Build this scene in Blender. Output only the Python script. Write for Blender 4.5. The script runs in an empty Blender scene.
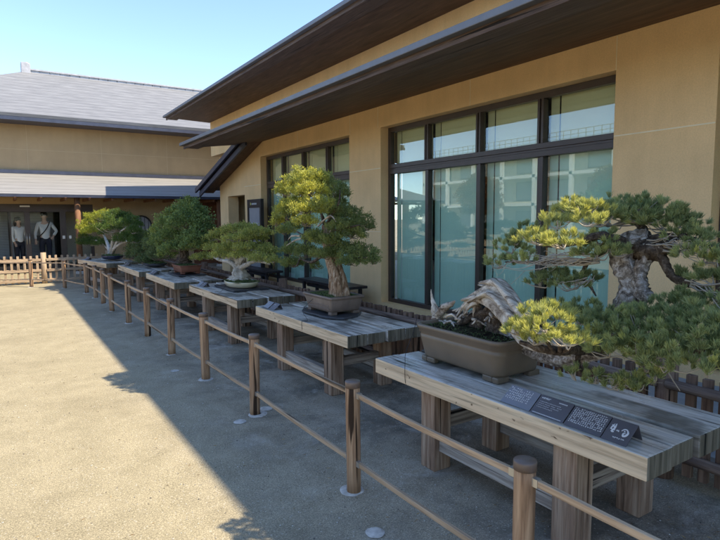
import bpy, bmesh, math, random
import numpy as np
from mathutils import Vector, Matrix, noise
random.seed(7)
S = bpy.context.scene
COL = S.collection
PI = math.pi

# ------------------------------------------------------------------ camera
EYE = Vector((0.0, 0.0, 1.6)); FOC = 550.0
def _n(v): return v.normalized()
_Y = _n(Vector((0-360, 220-270, FOC))); _X = _n(Vector((1220-360, 213-270, FOC)))
_X = _n(_X - _Y*_X.dot(_Y)); _Z = _X.cross(_Y)
if _Z.y > 0: _Z = -_Z
RW = Matrix((_X, _Y, _Z))                       # photo camera axes (x right, y down, z forward) to world
cam = bpy.data.cameras.new('camera'); camo = bpy.data.objects.new('camera', cam); COL.objects.link(camo)
rgt = RW @ Vector((1,0,0)); dwn = RW @ Vector((0,1,0)); fwd = RW @ Vector((0,0,1))
M = Matrix((rgt, -dwn, -fwd)).transposed().to_4x4(); M.translation = EYE
camo.matrix_world = M
cam.sensor_fit = 'HORIZONTAL'; cam.sensor_width = 36; cam.lens = 36*FOC/720
cam.clip_start = 0.05; cam.clip_end = 2000
S.camera = camo
# ------------------------------------------------------------------ light
SUNV = Vector((0.714, -0.65, 1.0)).normalized()   # towards the sun
w = bpy.data.worlds.new('World'); S.world = w; w.use_nodes = True
nt = w.node_tree; nt.nodes.clear()
o_ = nt.nodes.new('ShaderNodeOutputWorld'); b_ = nt.nodes.new('ShaderNodeBackground'); s_ = nt.nodes.new('ShaderNodeTexSky')
s_.sky_type = 'NISHITA'; s_.sun_disc = False
s_.sun_elevation = math.asin(SUNV.z); s_.sun_rotation = math.atan2(SUNV.x, SUNV.y)
s_.air_density = 1.0; s_.dust_density = 0.5; s_.ozone_density = 1.0; s_.altitude = 3000
b_.inputs[1].default_value = 0.10
nt.links.new(s_.outputs[0], b_.inputs[0]); nt.links.new(b_.outputs[0], o_.inputs[0])
sl = bpy.data.lights.new('sun', 'SUN'); sl.energy = 2.2; sl.angle = math.radians(0.6); sl.color = (1.0, 0.88, 0.68)
so = bpy.data.objects.new('sun', sl); COL.objects.link(so); so.rotation_euler = SUNV.to_track_quat('Z', 'Y').to_euler(); so.location = (8, -6, 20)
S.view_settings.view_transform = 'Standard'; S.view_settings.look = 'None'; S.view_settings.gamma = 1
S.view_settings.exposure = 2.12
S.render.engine = 'CYCLES'
S.cycles.diffuse_bounces = 6; S.cycles.max_bounces = 14; S.cycles.transparent_max_bounces = 16

# ------------------------------------------------------------------ finding places from the calibrated view
def ray(px, py): return RW @ Vector((px-360, py-270, FOC))
def at_x(px, py, x):
    r = ray(px, py); return EYE + r*(x/r.x)
def at_y(px, py, y):
    r = ray(px, py); return EYE + r*(y/r.y)
def at_z(px, py, z=0.0):
    r = ray(px, py); return EYE + r*((z-1.6)/r.z)
def mpp(p): return (Vector(p)-EYE).dot(fwd)/FOC   # metres per photo pixel there

# ------------------------------------------------------------------ materials
class NT:
    def __init__(s, name):
        s.m = bpy.data.materials.new(name); s.m.use_nodes = True; s.t = s.m.node_tree; s.t.nodes.clear()
        s.out = s.n('ShaderNodeOutputMaterial')
    def n(s, typ, **kw):
        x = s.t.nodes.new(typ)
        for k, v in kw.items(): setattr(x, k, v)
        return x
    def l(s, a, b): s.t.links.new(a, b)
    def coords(s, scale=(1,1,1), kind='Object', rnd=True):
        tc = s.n('ShaderNodeTexCoord'); mp = s.n('ShaderNodeMapping'); mp.inputs['Scale'].default_value = scale
        if rnd:
            oi = s.n('ShaderNodeObjectInfo'); ad = s.n('ShaderNodeVectorMath', operation='ADD'); mu = s.n('ShaderNodeMath', operation='MULTIPLY')
            mu.inputs[1].default_value = 37.0; s.l(oi.outputs['Random'], mu.inputs[0])
            s.l(tc.outputs[kind], ad.inputs[0]); s.l(mu.outputs[0], ad.inputs[1]); s.l(ad.outputs[0], mp.inputs[0])
        else: s.l(tc.outputs[kind], mp.inputs[0])
        return mp.outputs[0]
    def noise(s, vec, scale=5, detail=4, rough=.55, dist=0):
        x = s.n('ShaderNodeTexNoise'); x.inputs['Scale'].default_value = scale; x.inputs['Detail'].default_value = detail
        x.inputs['Roughness'].default_value = rough; x.inputs['Distortion'].default_value = dist; s.l(vec, x.inputs['Vector']); return x.outputs['Fac']
    def ramp(s, fac, stops):
        r = s.n('ShaderNodeValToRGB'); e = r.color_ramp.elements
        while len(e) < len(stops): e.new(.5)
        for i, (p, c) in enumerate(stops):
            e[i].position = p; e[i].color = (c, c, c, 1) if not hasattr(c, '__len__') else (*c, 1)
        s.l(fac, r.inputs[0]); return r.outputs[0]
    def mix(s, f, a, b, mode='MIX'):
        x = s.n('ShaderNodeMix', data_type='RGBA', blend_type=mode)
        for i, v in ((0, f), (6, a), (7, b)):
            if hasattr(v, 'is_output'): s.l(v, x.inputs[i])
            else: x.inputs[i].default_value = v if i == 0 else (*v, 1)
        return x.outputs[2]
    def bsdf(s, col, rough=.7, metal=0, bump=None, bs=.3, bd=.01, spec=.4):
        b = s.n('ShaderNodeBsdfPrincipled'); b.inputs['Specular IOR Level'].default_value = spec
        for k, v in (('Base Color', col), ('Roughness', rough), ('Metallic', metal)):
            if hasattr(v, 'is_output'): s.l(v, b.inputs[k])
            else: b.inputs[k].default_value = (*v, 1) if hasattr(v, '__len__') else v
        if bump is not None:
            bm = s.n('ShaderNodeBump'); bm.inputs['Strength'].default_value = bs; bm.inputs['Distance'].default_value = bd
            s.l(bump, bm.inputs['Height']); s.l(bm.outputs[0], b.inputs['Normal'])
        return b
    def done(s, sh): s.l(sh.outputs[0], s.out.inputs[0]); return s.m

def simple(name, c, rough=.6, var=.15, scale=6, metal=0, bs=.1, spec=.4, stretch=(1,1,1), bscale=60):
    t = NT(name); v = t.coords(stretch); f = t.noise(v, scale, 5)
    c1 = tuple(x*(1-var) for x in c); c2 = tuple(min(1, x*(1+var)) for x in c)
    col = t.ramp(f, [(.3, c1), (.7, c2)])
    f2 = t.noise(v, bscale, 3)
    return t.done(t.bsdf(col, rough, metal, f2, bs, .004, spec))

def wood(name, axis, light, mid, dark, rough=.75, crack=.5, freq=1.0, gloss=False, stain=None, knots=False):
    t = NT(name); sc = [14*freq, 14*freq, 14*freq]; sc[axis] = .9*freq
    v = t.coords(tuple(sc)); f = t.noise(v, 2.2, 6, .6, .6)
    sc2 = [60*freq]*3; sc2[axis] = 2.0*freq
    v2 = t.coords(tuple(sc2)); g = t.noise(v2, 1.5, 4, .6)
    col = t.ramp(f, [(.28, dark), (.47, mid), (.66, light)])
    lines = t.ramp(g, [(.34, 0.5), (.54, 1.0)])
    col = t.mix(.55, col, lines, 'MULTIPLY')
    sc3 = [26*freq]*3; sc3[axis] = .8*freq
    ck = t.ramp(t.noise(t.coords(tuple(sc3)), 1.0, 2, .5, .3), [(.325, 1.0), (.36, 0.0)])
    col = t.mix(ck, col, tuple(x*.25 for x in dark))
    v4 = t.coords((1,1,1)); big = t.noise(v4, 2.3, 4)
    if stain:
        sm = t.ramp(big, [(.50, 0.0), (.62, .8)]); col = t.mix(sm, col, stain)
    if knots:
        vo = t.n('ShaderNodeTexVoronoi'); s5 = [3.4]*3; s5[axis] = 1.7
        ds = t.n('ShaderNodeVectorMath', operation='ADD'); nn = t.n('ShaderNodeTexNoise'); nn.inputs['Scale'].default_value = 9
        c5 = t.coords(tuple(s5)); t.l(c5, nn.inputs['Vector']); sc_ = t.n('ShaderNodeVectorMath', operation='SCALE'); sc_.inputs['Scale'].default_value = .25
        t.l(nn.outputs['Color'], sc_.inputs[0]); t.l(c5, ds.inputs[0]); t.l(sc_.outputs[0], ds.inputs[1]); t.l(ds.outputs[0], vo.inputs['Vector'])
        km = t.ramp(vo.outputs['Distance'], [(.07, .9), (.16, 0.0)]); col = t.mix(km, col, (.10, .05, .025))
    rg = t.ramp(big, [(.4, .26), (.6, .55)]) if gloss else rough
    h = t.mix(.5, g, ck); 
    return t.done(t.bsdf(col, rg, 0, lines, .5, .004, .5 if gloss else .25))

def foliage(name, a, b, c, trans=.35):
    t = NT(name); at = t.n('ShaderNodeAttribute'); at.attribute_name = 'tone'
    col = t.ramp(at.outputs['Fac'], [(0.0, a), (.5, b), (1.0, c)])
    p = t.bsdf(col, .55, 0, None, spec=.3)
    tr = t.n('ShaderNodeBsdfTranslucent'); tc = t.mix(.4, col, (.30, .34, .03)); t.l(tc, tr.inputs[0])
    mx = t.n('ShaderNodeMixShader'); mx.inputs[0].default_value = trans; t.l(p.outputs[0], mx.inputs[1]); t.l(tr.outputs[0], mx.inputs[2])
    return t.done(mx)

def glass(name, f0=.07, tint=(.97, 1, .985)):
    t = NT(name); lw = t.n('ShaderNodeLayerWeight'); lw.inputs[0].default_value = .5
    pw = t.n('ShaderNodeMath', operation='POWER'); pw.inputs[1].default_value = 4.0; t.l(lw.outputs['Facing'], pw.inputs[0])
    ma = t.n('ShaderNodeMath', operation='MULTIPLY_ADD'); ma.inputs[1].default_value = .8; ma.inputs[2].default_value = f0; t.l(pw.outputs[0], ma.inputs[0])
    tr = t.n('ShaderNodeBsdfTransparent'); tr.inputs[0].default_value = (*tint, 1)
    gl = t.n('ShaderNodeBsdfGlossy'); gl.inputs['Roughness'].default_value = 0.0; gl.inputs[0].default_value = (.95, 1, .98, 1)
    mx = t.n('ShaderNodeMixShader'); t.l(ma.outputs[0], mx.inputs[0]); t.l(tr.outputs[0], mx.inputs[1]); t.l(gl.outputs[0], mx.inputs[2])
    return t.done(mx)

def plaster(name, c):
    t = NT(name); v = t.coords((1,1,1), rnd=False); f = t.noise(v, 1.3, 6, .6); f2 = t.noise(v, 70, 4, .7); f3 = t.noise(t.coords((3,3,.35), rnd=False), 2, 5, .65)
    col = t.ramp(f, [(.3, tuple(x*.9 for x in c)), (.7, tuple(x*1.07 for x in c))])
    col = t.mix(.35, col, t.ramp(f3, [(.35, .86), (.6, 1.0)]), 'MULTIPLY')
    col = t.mix(.35, col, t.ramp(f2, [(.4, .85), (.6, 1.1)]), 'MULTIPLY')
    return t.done(t.bsdf(col, .9, 0, f2, .6, .004, .2))

def ground_mat():
    t = NT('porous_paving'); v = t.coords((1,1,1), rnd=False)
    big = t.noise(v, .55, 5, .6); med = t.noise(v, 3.5, 5, .65); fine = t.noise(v, 105, 5, .8); gr = t.noise(v, 60, 3, .7)
    vo = t.n('ShaderNodeTexVoronoi'); vo.inputs['Scale'].default_value = 150; t.l(v, vo.inputs['Vector'])
    col = t.ramp(med, [(.3, (.34, .29, .185)), (.7, (.44, .375, .245))])
    # strip beside the display tables, colour lifted to brighten the eave shade
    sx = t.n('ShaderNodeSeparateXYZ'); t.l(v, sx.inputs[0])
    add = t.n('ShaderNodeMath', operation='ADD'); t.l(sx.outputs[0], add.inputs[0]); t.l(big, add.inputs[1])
    strip_ramp = t.ramp(add.outputs[0], [(0.0, 0.0), (1.0, 1.0)])
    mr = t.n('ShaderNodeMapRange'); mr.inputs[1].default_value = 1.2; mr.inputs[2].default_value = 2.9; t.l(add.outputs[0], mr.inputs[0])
    shade_lift = t.ramp(med, [(.3, (.30, .245, .175)), (.5, (.42, .355, .265)), (.72, (.50, .43, .33))])
    col = t.mix(mr.outputs[0], col, shade_lift)
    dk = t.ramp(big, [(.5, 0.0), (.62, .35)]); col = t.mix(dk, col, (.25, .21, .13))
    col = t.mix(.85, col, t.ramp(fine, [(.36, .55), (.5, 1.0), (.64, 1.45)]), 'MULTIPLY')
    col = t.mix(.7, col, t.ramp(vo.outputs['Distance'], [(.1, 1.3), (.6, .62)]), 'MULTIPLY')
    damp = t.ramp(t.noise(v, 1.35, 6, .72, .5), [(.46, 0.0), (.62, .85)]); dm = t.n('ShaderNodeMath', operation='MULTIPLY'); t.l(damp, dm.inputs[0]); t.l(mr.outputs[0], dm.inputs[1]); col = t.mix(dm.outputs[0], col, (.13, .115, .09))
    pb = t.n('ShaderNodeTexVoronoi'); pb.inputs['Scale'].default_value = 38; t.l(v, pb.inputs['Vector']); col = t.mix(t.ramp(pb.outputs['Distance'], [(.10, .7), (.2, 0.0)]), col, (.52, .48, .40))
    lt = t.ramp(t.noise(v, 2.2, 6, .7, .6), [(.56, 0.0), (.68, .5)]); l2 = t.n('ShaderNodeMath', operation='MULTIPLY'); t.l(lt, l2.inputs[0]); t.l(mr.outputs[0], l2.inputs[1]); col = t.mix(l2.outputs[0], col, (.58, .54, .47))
    h = t.mix(.5, fine, gr)
    return t.done(t.bsdf(col, .9, 0, h, .55, .006, .2))

def shingle(name, c1, c2, rows=40.0):
    t = NT(name); v = t.coords((1,1,1), rnd=False)
    sx = t.n('ShaderNodeSeparateXYZ'); t.l(v, sx.inputs[0])
    mu = t.n('ShaderNodeMath', operation='MULTIPLY'); mu.inputs[1].default_value = rows; t.l(sx.outputs[2], mu.inputs[0])
    fr = t.n('ShaderNodeMath', operation='FRACT'); t.l(mu.outputs[0], fr.inputs[0])
    nz = t.noise(t.coords((.6, 4, 4), rnd=False), 3, 4)
    col = t.ramp(nz, [(.35, c1), (.65, c2)])
    col = t.mix(.8, col, t.ramp(fr.outputs[0], [(0.0, .5), (.18, 1.0)]), 'MULTIPLY')
    return t.done(t.bsdf(col, .55, .0, fr.outputs[0], .5, .01, .4))

def soffit_mat(name='soffit_boards'):
    t = NT(name); v = t.coords((1,1,1), rnd=False); sx = t.n('ShaderNodeSeparateXYZ'); t.l(v, sx.inputs[0])
    mu = t.n('ShaderNodeMath', operation='MULTIPLY'); mu.inputs[1].default_value = 8.0; t.l(sx.outputs[0], mu.inputs[0])
    fr = t.n('ShaderNodeMath', operation='FRACT'); t.l(mu.outputs[0], fr.inputs[0])
    nz = t.noise(t.coords((9, 1.0, 9), rnd=False), 1.6, 5, .6)
    col = t.ramp(nz, [(.3, (.07, .038, .021)), (.6, (.14, .075, .043)), (.75, (.22, .12, .07))])
    col = t.mix(.9, col, t.ramp(fr.outputs[0], [(0.0, .25), (.07, 1.0)]), 'MULTIPLY')
    return t.done(t.bsdf(col, .6, 0, fr.outputs[0], .2, .01, .4))

MT = {}
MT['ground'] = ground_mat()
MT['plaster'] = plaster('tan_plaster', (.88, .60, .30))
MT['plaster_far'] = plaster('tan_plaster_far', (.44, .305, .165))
MT['joint'] = simple('joint_filler', (.88, .74, .50), .8, .08)
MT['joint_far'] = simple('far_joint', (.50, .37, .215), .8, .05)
MT['frame'] = simple('bronze_frame', (.065, .045, .034), .4, .15, metal=.0, spec=.5)
MT['frame_edge'] = simple('dark_bronze', (.03, .022, .02), .45, .15)
MT['glass'] = glass('window_glass', .062)
MT['glass_far'] = glass('door_glass', .004, (.97, .98, .97))
MT['blind_up'] = simple('olive_roller_blind', (.70, .66, .40), .9, .03, stretch=(1, .4, .4), bs=.02)
MT['blind_low'] = simple('teal_screen', (.50, .68, .54), .85, .03, stretch=(1, .4, .4), bs=.02)
MT['soffit'] = soffit_mat()
MT['fascia'] = wood('fascia_wood', 1, (.17, .115, .09), (.12, .08, .062), (.07, .045, .035), .55)
MT['gutter'] = simple('grey_metal_gutter', (.17, .17, .18), .5, .1, metal=.3)
MT['navy'] = simple('dark_navy_metal', (.035, .04, .065), .4, .2, spec=.5)
MT['shingle'] = shingle('grey_copper_shingle', (.165, .165, .17), (.235, .235, .24), 6.0)
MT['shingle_canopy'] = shingle('pale_canopy_shingle', (.235, .23, .22), (.30, .29, .28), 8.0)
MT['tile'] = simple('ridge_tile', (.33, .33, .35), .5, .2)
MT['tile_dark'] = simple('ridge_tile_dark', (.08, .08, .10), .5, .2)
MT['brownpanel'] = simple('red_brown_panel', (.14, .05, .02), .6, .2)
MT['dark'] = simple('dark_interior', (.03, .028, .025), .9, .2)
MT['floor_in'] = simple('interior_floor', (.25, .22, .18), .5, .1)
MT['white'] = simple('white_paint', (.78, .77, .73), .6, .04)
MT['cream'] = simple('cream_wall', (.62, .55, .42), .8, .06)
MT['slat'] = simple('white_slats', (.42, .45, .47), .7, .04)
MT['bark_red'] = wood('cedar_post', 2, (.28, .15, .08), (.19, .09, .045), (.09, .045, .025), .7)
MT['oldX'] = wood('old_timber_x', 0, (.46, .39, .31), (.30, .24, .19), (.13, .10, .08), .8)
MT['oldY'] = wood('old_timber_y', 1, (.56, .50, .42), (.38, .32, .26), (.18, .14, .11), .8)
MT['legw'] = wood('timber_leg', 2, (.50, .37, .26), (.31, .20, .13), (.11, .065, .04), .8, freq=.9)
MT['top'] = wood('table_top_timber', 1, (.82, .77, .69), (.58, .53, .45), (.19, .165, .13), .6, gloss=True, stain=(.11, .095, .07))
MT['front'] = wood('pale_plank_face', 1, (.88, .68, .44), (.76, .57, .36), (.46, .32, .19), .8, freq=.6, knots=True)
MT['end'] = wood('mossy_end_grain', 2, (.27, .235, .17), (.16, .14, .095), (.06, .052, .035), .85)
MT['post'] = wood('round_post_timber', 2, (.52, .34, .20), (.36, .215, .12), (.16, .09, .05), .75)
MT['cap'] = simple('brown_post_cap', (.17, .12, .09), .4, .15, spec=.5)
MT['rail'] = wood('tan_rail', 1, (.58, .42, .27), (.46, .32, .20), (.3, .2, .12), .5)
MT['steel'] = simple('steel_bracket', (.5, .5, .48), .35, .1, metal=.8)
MT['picket'] = wood('picket_timber', 2, (.30, .20, .14), (.19, .12, .085), (.08, .05, .038), .8)
MT['picketrail'] = wood('picket_rail_timber', 1, (.34, .25, .19), (.21, .145, .11), (.09, .06, .048), .8)
MT['farpicket'] = wood('pale_picket', 2, (.50, .37, .25), (.38, .28, .185), (.22, .15, .1), .8)
MT['farrail'] = wood('pale_picket_rail', 0, (.50, .37, .25), (.38, .28, .185), (.2, .13, .09), .8)
MT['concrete'] = simple('concrete', (.50, .46, .40), .9, .3, scale=22, bs=.8)
MT['potbrown'] = simple('unglazed_brown_clay', (.165, .125, .082), .42, .12, spec=.5, bs=.08)
MT['potgrey'] = simple('grey_brown_clay', (.19, .14, .105), .45, .25, scale=9, bs=.2, spec=.5)
MT['potred'] = simple('red_brown_clay', (.22, .085, .05), .5, .15)
MT['potcream'] = simple('cream_glaze', (.62, .56, .38), .3, .06, spec=.6)
MT['potblue'] = simple('dark_blue_glaze', (.018, .022, .05), .25, .2, spec=.6)
MT['slate'] = simple('dark_slate', (.05, .052, .058), .45, .3)
MT['stone'] = simple('pale_stone', (.42, .42, .41), .8, .2, bs=.4)
MT['wire'] = simple('black_wire', (.012, .012, .012), .5, .1)
MT['card'] = simple('charcoal_card', (.10, .09, .095), .38, .08, spec=.5)
MT['card_grey'] = simple('slate_grey_card', (.20, .20, .22), .35, .08, spec=.5)
MT['ink'] = simple('white_ink', (.66, .65, .64), .6, .02)
MT['poster'] = simple('grey_poster', (.33, .31, .30), .6, .06)
MT['gold'] = simple('yellow_mark', (.55, .5, .12), .5, .05)
def soil_mat(name, a, b, c):
    t = NT(name); v = t.coords(); f = t.noise(v, 28, 5, .7); g = t.noise(v, 6, 3)
    col = t.ramp(f, [(.35, a), (.5, b), (.68, c)])
    return t.done(t.bsdf(col, .95, 0, f, .8, .01, .1))
MT['moss'] = soil_mat('mossy_soil', (.015, .018, .006), (.045, .05, .014), (.12, .13, .04))
MT['soil'] = soil_mat('dark_soil', (.008, .006, .004), (.022, .018, .010), (.07, .07, .03))
def bark(name, a, b, c, stretch=(1,1,1), sc=22):
    t = NT(name); v = t.coords(stretch); f = t.noise(v, sc, 6, .7, .5); g = t.noise(v, 5, 3)
    col = t.ramp(f, [(.36, a), (.5, b), (.64, c)])
    return t.done(t.bsdf(col, .85, 0, f, .9, .012, .2))
MT['bark_pine'] = bark('scaly_pine_bark', (.06, .045, .035), (.30, .25, .20), (.68, .63, .58), sc=30)
MT['bark_dark'] = bark('dark_bark', (.03, .02, .013), (.09, .065, .045), (.20, .16, .12), sc=30)
MT['dead'] = bark('bleached_deadwood', (.16, .115, .08), (.52, .44, .34), (.76, .69, .57), (1.3, .14, .5), 38)
MT['bark_jun'] = bark('juniper_bark', (.13, .07, .035), (.34, .22, .13), (.62, .50, .36), (5, 5, .5), 9)
MT['bark_white'] = bark('pale_smooth_bark', (.28, .25, .20), (.47, .43, .36), (.62, .59, .52), sc=14)
MT['twig'] = simple('twig_bark', (.24, .18, .13), .85, .3)
MT['twig_pale'] = simple('pale_twig_bark', (.42, .36, .28), .85, .25)
MT['f_pine'] = foliage('white_pine_needles', (.19, .245, .11), (.42, .46, .20), (.68, .64, .17), .45)
MT['f_jun'] = foliage('juniper_scales', (.16, .21, .075), (.32, .345, .105), (.60, .55, .08), .4)
MT['f_beech'] = foliage('yellow_green_leaves', (.16, .21, .06), (.38, .38, .10), (.56, .52, .12), .4)
MT['f_maple'] = foliage('fresh_green_leaves', (.10, .165, .055), (.24, .30, .095), (.46, .47, .10), .40)
MT['f_dull'] = foliage('dull_green_leaves', (.09, .14, .06), (.18, .23, .09), (.30, .33, .09), .3)
MT['f_sun_tint'] = foliage('sun_tinted_leaves', (.05, .11, .03), (.13, .19, .05), (.46, .45, .05), .45)  # yellow end of the ramp paints sunlight on the leaves
MT['shirt'] = simple('white_shirt', (.88, .87, .85), .8, .04)
MT['shirt_grey'] = simple('pale_grey_shirt', (.72, .72, .70), .8, .05)
MT['navytrouser'] = simple('navy_trousers', (.018, .02, .035), .8, .1)
MT['skin'] = simple('skin', (.62, .40, .29), .6, .06)
MT['hair'] = simple('black_hair', (.012, .010, .009), .5, .2)
MT['eye'] = simple('eye_white', (.7, .7, .68), .4, .02)
MT['leaf_far'] = foliage('garden_leaves', (.02, .05, .02), (.05, .09, .03), (.12, .16, .05), .2)
MT['leaf_red'] = foliage('autumn_leaves', (.12, .05, .02), (.22, .10, .04), (.30, .18, .06), .2)

# ------------------------------------------------------------------ object helpers
def tag(o, label=None, cat=None, group=None, kind=None):
    if label: o['label'] = label
    if cat: o['category'] = cat
    if group: o['group'] = group
    if kind: o['kind'] = kind
    return o
def thing(name, label, cat, loc=(0,0,0), rz=0, group=None):
    o = bpy.data.objects.new(name, None); COL.objects.link(o); o.empty_display_size = .2
    o.location = loc; o.rotation_euler = (0, 0, rz); return tag(o, label, cat, group)
class MB:
    def __init__(s): s.v = []; s.f = []; s.mi = []; s.sm = []
    def add(s, vs, fs, mi=0, sm=False):
        n = len(s.v); s.v += [tuple(p) for p in vs]
        for f in fs: s.f.append([n+i for i in f]); s.mi.append(mi); s.sm.append(sm)
        return s
    def box(s, a, b, mi=0, mis=None):
        x0, y0, z0 = a; x1, y1, z1 = b
        vs = [(x0,y0,z0),(x1,y0,z0),(x1,y1,z0),(x0,y1,z0),(x0,y0,z1),(x1,y0,z1),(x1,y1,z1),(x0,y1,z1)]
        fs = [(0,3,2,1),(4,5,6,7),(0,1,5,4),(1,2,6,5),(2,3,7,6),(3,0,4,7)]   # bottom top -y +x +y -x
        n = len(s.v); s.v += vs
        for i, f in enumerate(fs): s.f.append([n+j for j in f]); s.mi.append(mis[i] if mis else mi); s.sm.append(False)
        return s
    def prism(s, poly, axis, a, b, mi=0):
        """extrude a 2D polygon along axis from a to b"""
        def P(p, t): 
            if axis == 0: return (t, p[0], p[1])
            if axis == 1: return (p[0], t, p[1])
            return (p[0], p[1], t)
        n = len(poly); vs = [P(p, a) for p in poly] + [P(p, b) for p in poly]
        fs = [tuple(range(n))[::-1], tuple(range(n, 2*n))] + [(i, (i+1) % n, n+(i+1) % n, n+i) for i in range(n)]
        return s.add(vs, fs, mi)
    def tube(s, pts, rad, seg=10, mi=0, cap=True, rough=0, rs=8, sm=True, groove=0, gn=5, seed=0, flat=1.0):
        pts = [Vector(p) for p in pts]; n = len(pts)
        if not hasattr(rad, '__len__'): rad = [rad]*n
        vs = []; ref = Vector((0,0,1)) if abs((pts[-1]-pts[0]).normalized().z) < .9 else Vector((1,0,0))
        u = None
        for i, p in enumerate(pts):
            d = (pts[min(i+1, n-1)]-pts[max(i-1, 0)]).normalized()
            if u is None: u = d.cross(ref).normalized()
            else: u = (u - d*u.dot(d)).normalized()
            v = d.cross(u)
            for k in range(seg):
                a = 2*PI*k/seg; r = rad[i]
                if rough:
                    q = Vector((math.cos(a)*1.3+seed, math.sin(a)*1.3, i*rs/10.0)); r *= 1+rough*noise.noise(q)*1.6 + rough*.5*noise.noise(q*3.1)
                if groove: r *= 1+groove*math.cos(gn*a+i*.12+seed)
                vs.append(p + u*(math.cos(a)*r) + v*(math.sin(a)*r*flat))
        fs = [(i*seg+k, i*seg+(k+1) % seg, (i+1)*seg+(k+1) % seg, (i+1)*seg+k) for i in range(n-1) for k in range(seg)]
        if cap: fs += [tuple(range(seg))[::-1], tuple((n-1)*seg+k for k in range(seg))]
        return s.add(vs, fs, mi, sm)
    def lathe(s, prof, seg=32, mi=0, c=(0,0), sx=1, sy=1):
        vs = [(c[0]+r*math.cos(2*PI*k/seg)*sx, c[1]+r*math.sin(2*PI*k/seg)*sy, z) for r, z in prof for k in range(seg)]
        fs = [(i*seg+k, i*seg+(k+1) % seg, (i+1)*seg+(k+1) % seg, (i+1)*seg+k) for i in range(len(prof)-1) for k in range(seg)]
        return s.add(vs, fs, mi, True)
    def build(s, name, mats, parent=None, bevel=0, fixn=False):
        me = bpy.data.meshes.new(name); me.from_pydata(s.v, [], s.f)
        if not isinstance(mats, (list, tuple)): mats = [mats]
        for m in mats: me.materials.append(m)
        me.polygons.foreach_set('material_index', s.mi); me.polygons.foreach_set('use_smooth', s.sm); me.update()
        if len(s.f) < 60 or fixn:
            bm = bmesh.new(); bm.from_mesh(me); bmesh.ops.recalc_face_normals(bm, faces=bm.faces); bm.to_mesh(me); bm.free()
        o = bpy.data.objects.new(name, me); COL.objects.link(o)
        if parent: o.parent = parent
        if bevel:
            b = o.modifiers.new('Bevel', 'BEVEL'); b.width = bevel; b.segments = 2; b.limit_method = 'ANGLE'; b.angle_limit = math.radians(40)
        return o
def smooth_path(pts, rad, sub=6):
    """Catmull-Rom through points (and radii)"""
    P = [Vector(p) for p in pts]; out = []; ro = []
    for i in range(len(P)-1):
        a, b, c, d = P[max(i-1,0)], P[i], P[i+1], P[min(i+2, len(P)-1)]
        for k in range(sub):
            t = k/sub
            out.append(.5*((2*b)+(c-a)*t+(2*a-5*b+4*c-d)*t*t+(3*b-a-3*c+d)*t**3)); ro.append(rad[i]*(1-t)+rad[i+1]*t)
    out.append(P[-1]); ro.append(rad[-1]); return out, ro
def copy_tree(o, parent=None):
    c = o.copy(); COL.objects.link(c); c.parent = parent
    for ch in list(o.children): copy_tree(ch, c)
    return c
def blades(name, cen, axs, mat, parent, K=20, L=.03, W=.003, spread=.9, off=0.0, tone=None, rng=None, droop=0, tip=.12):
    """many small leaf or needle faces grown in tufts: cen (n,3) centres, axs (n,3) growth directions"""
    rng = rng or np.random.default_rng(1)
    n = len(cen); c = np.repeat(cen, K, 0); a = np.repeat(axs, K, 0); N = n*K
    d = a + rng.normal(0, spread*.6, (N, 3)); d[:, 2] -= droop; d /= np.linalg.norm(d, axis=1)[:, None]
    c = c + rng.normal(0, 1, (N, 3))*off
    s = np.cross(d, rng.normal(0, 1, (N, 3))); s /= np.linalg.norm(s, axis=1)[:, None]+1e-9
    l = (L*rng.uniform(.7, 1.15, N))[:, None]; wv = (W*rng.uniform(.7, 1.2, N))[:, None]
    v = np.empty((N, 4, 3)); v[:, 0] = c; v[:, 1] = c+d*l*.55+s*wv*.5; v[:, 2] = c+d*l; v[:, 3] = c+d*l*.55-s*wv*.5
    me = bpy.data.meshes.new(name); me.vertices.add(N*4); me.vertices.foreach_set('co', v.reshape(-1))
    me.loops.add(N*4); me.loops.foreach_set('vertex_index', np.arange(N*4, dtype=np.int32))
    me.polygons.add(N); me.polygons.foreach_set('loop_start', np.arange(0, N*4, 4, dtype=np.int32)); me.polygons.foreach_set('loop_total', np.full(N, 4, dtype=np.int32))
    tn = np.repeat(tone if tone is not None else rng.uniform(0, 1, n), K) + rng.normal(0, .07, N)
    at = me.attributes.new('tone', 'FLOAT', 'POINT'); tv = tn[:, None]+np.array([-tip, 0, tip, 0])[None, :]; at.data.foreach_set('value', np.clip(tv, 0, 1).reshape(-1).astype(np.float32))
    me.materials.append(mat); me.update(calc_edges=True)
    o = bpy.data.objects.new(name, me); COL.objects.link(o); o.parent = parent; return o
STY = {  # tuft blades, length, width, spread, offset, spacing between tufts
    'pine': dict(K=60, L=.033, W=.0031, spread=.50, off=.0035, gap=.042, tip=.28),
    'juniper': dict(K=22, L=.022, W=.0085, spread=.9, off=.012, gap=.034, tip=.25),
    'leaf': dict(K=9, L=.036, W=.027, spread=1.0, off=.024, gap=.047),
    'small': dict(K=11, L=.026, W=.016, spread=1.0, off=.016, gap=.034),
}
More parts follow.
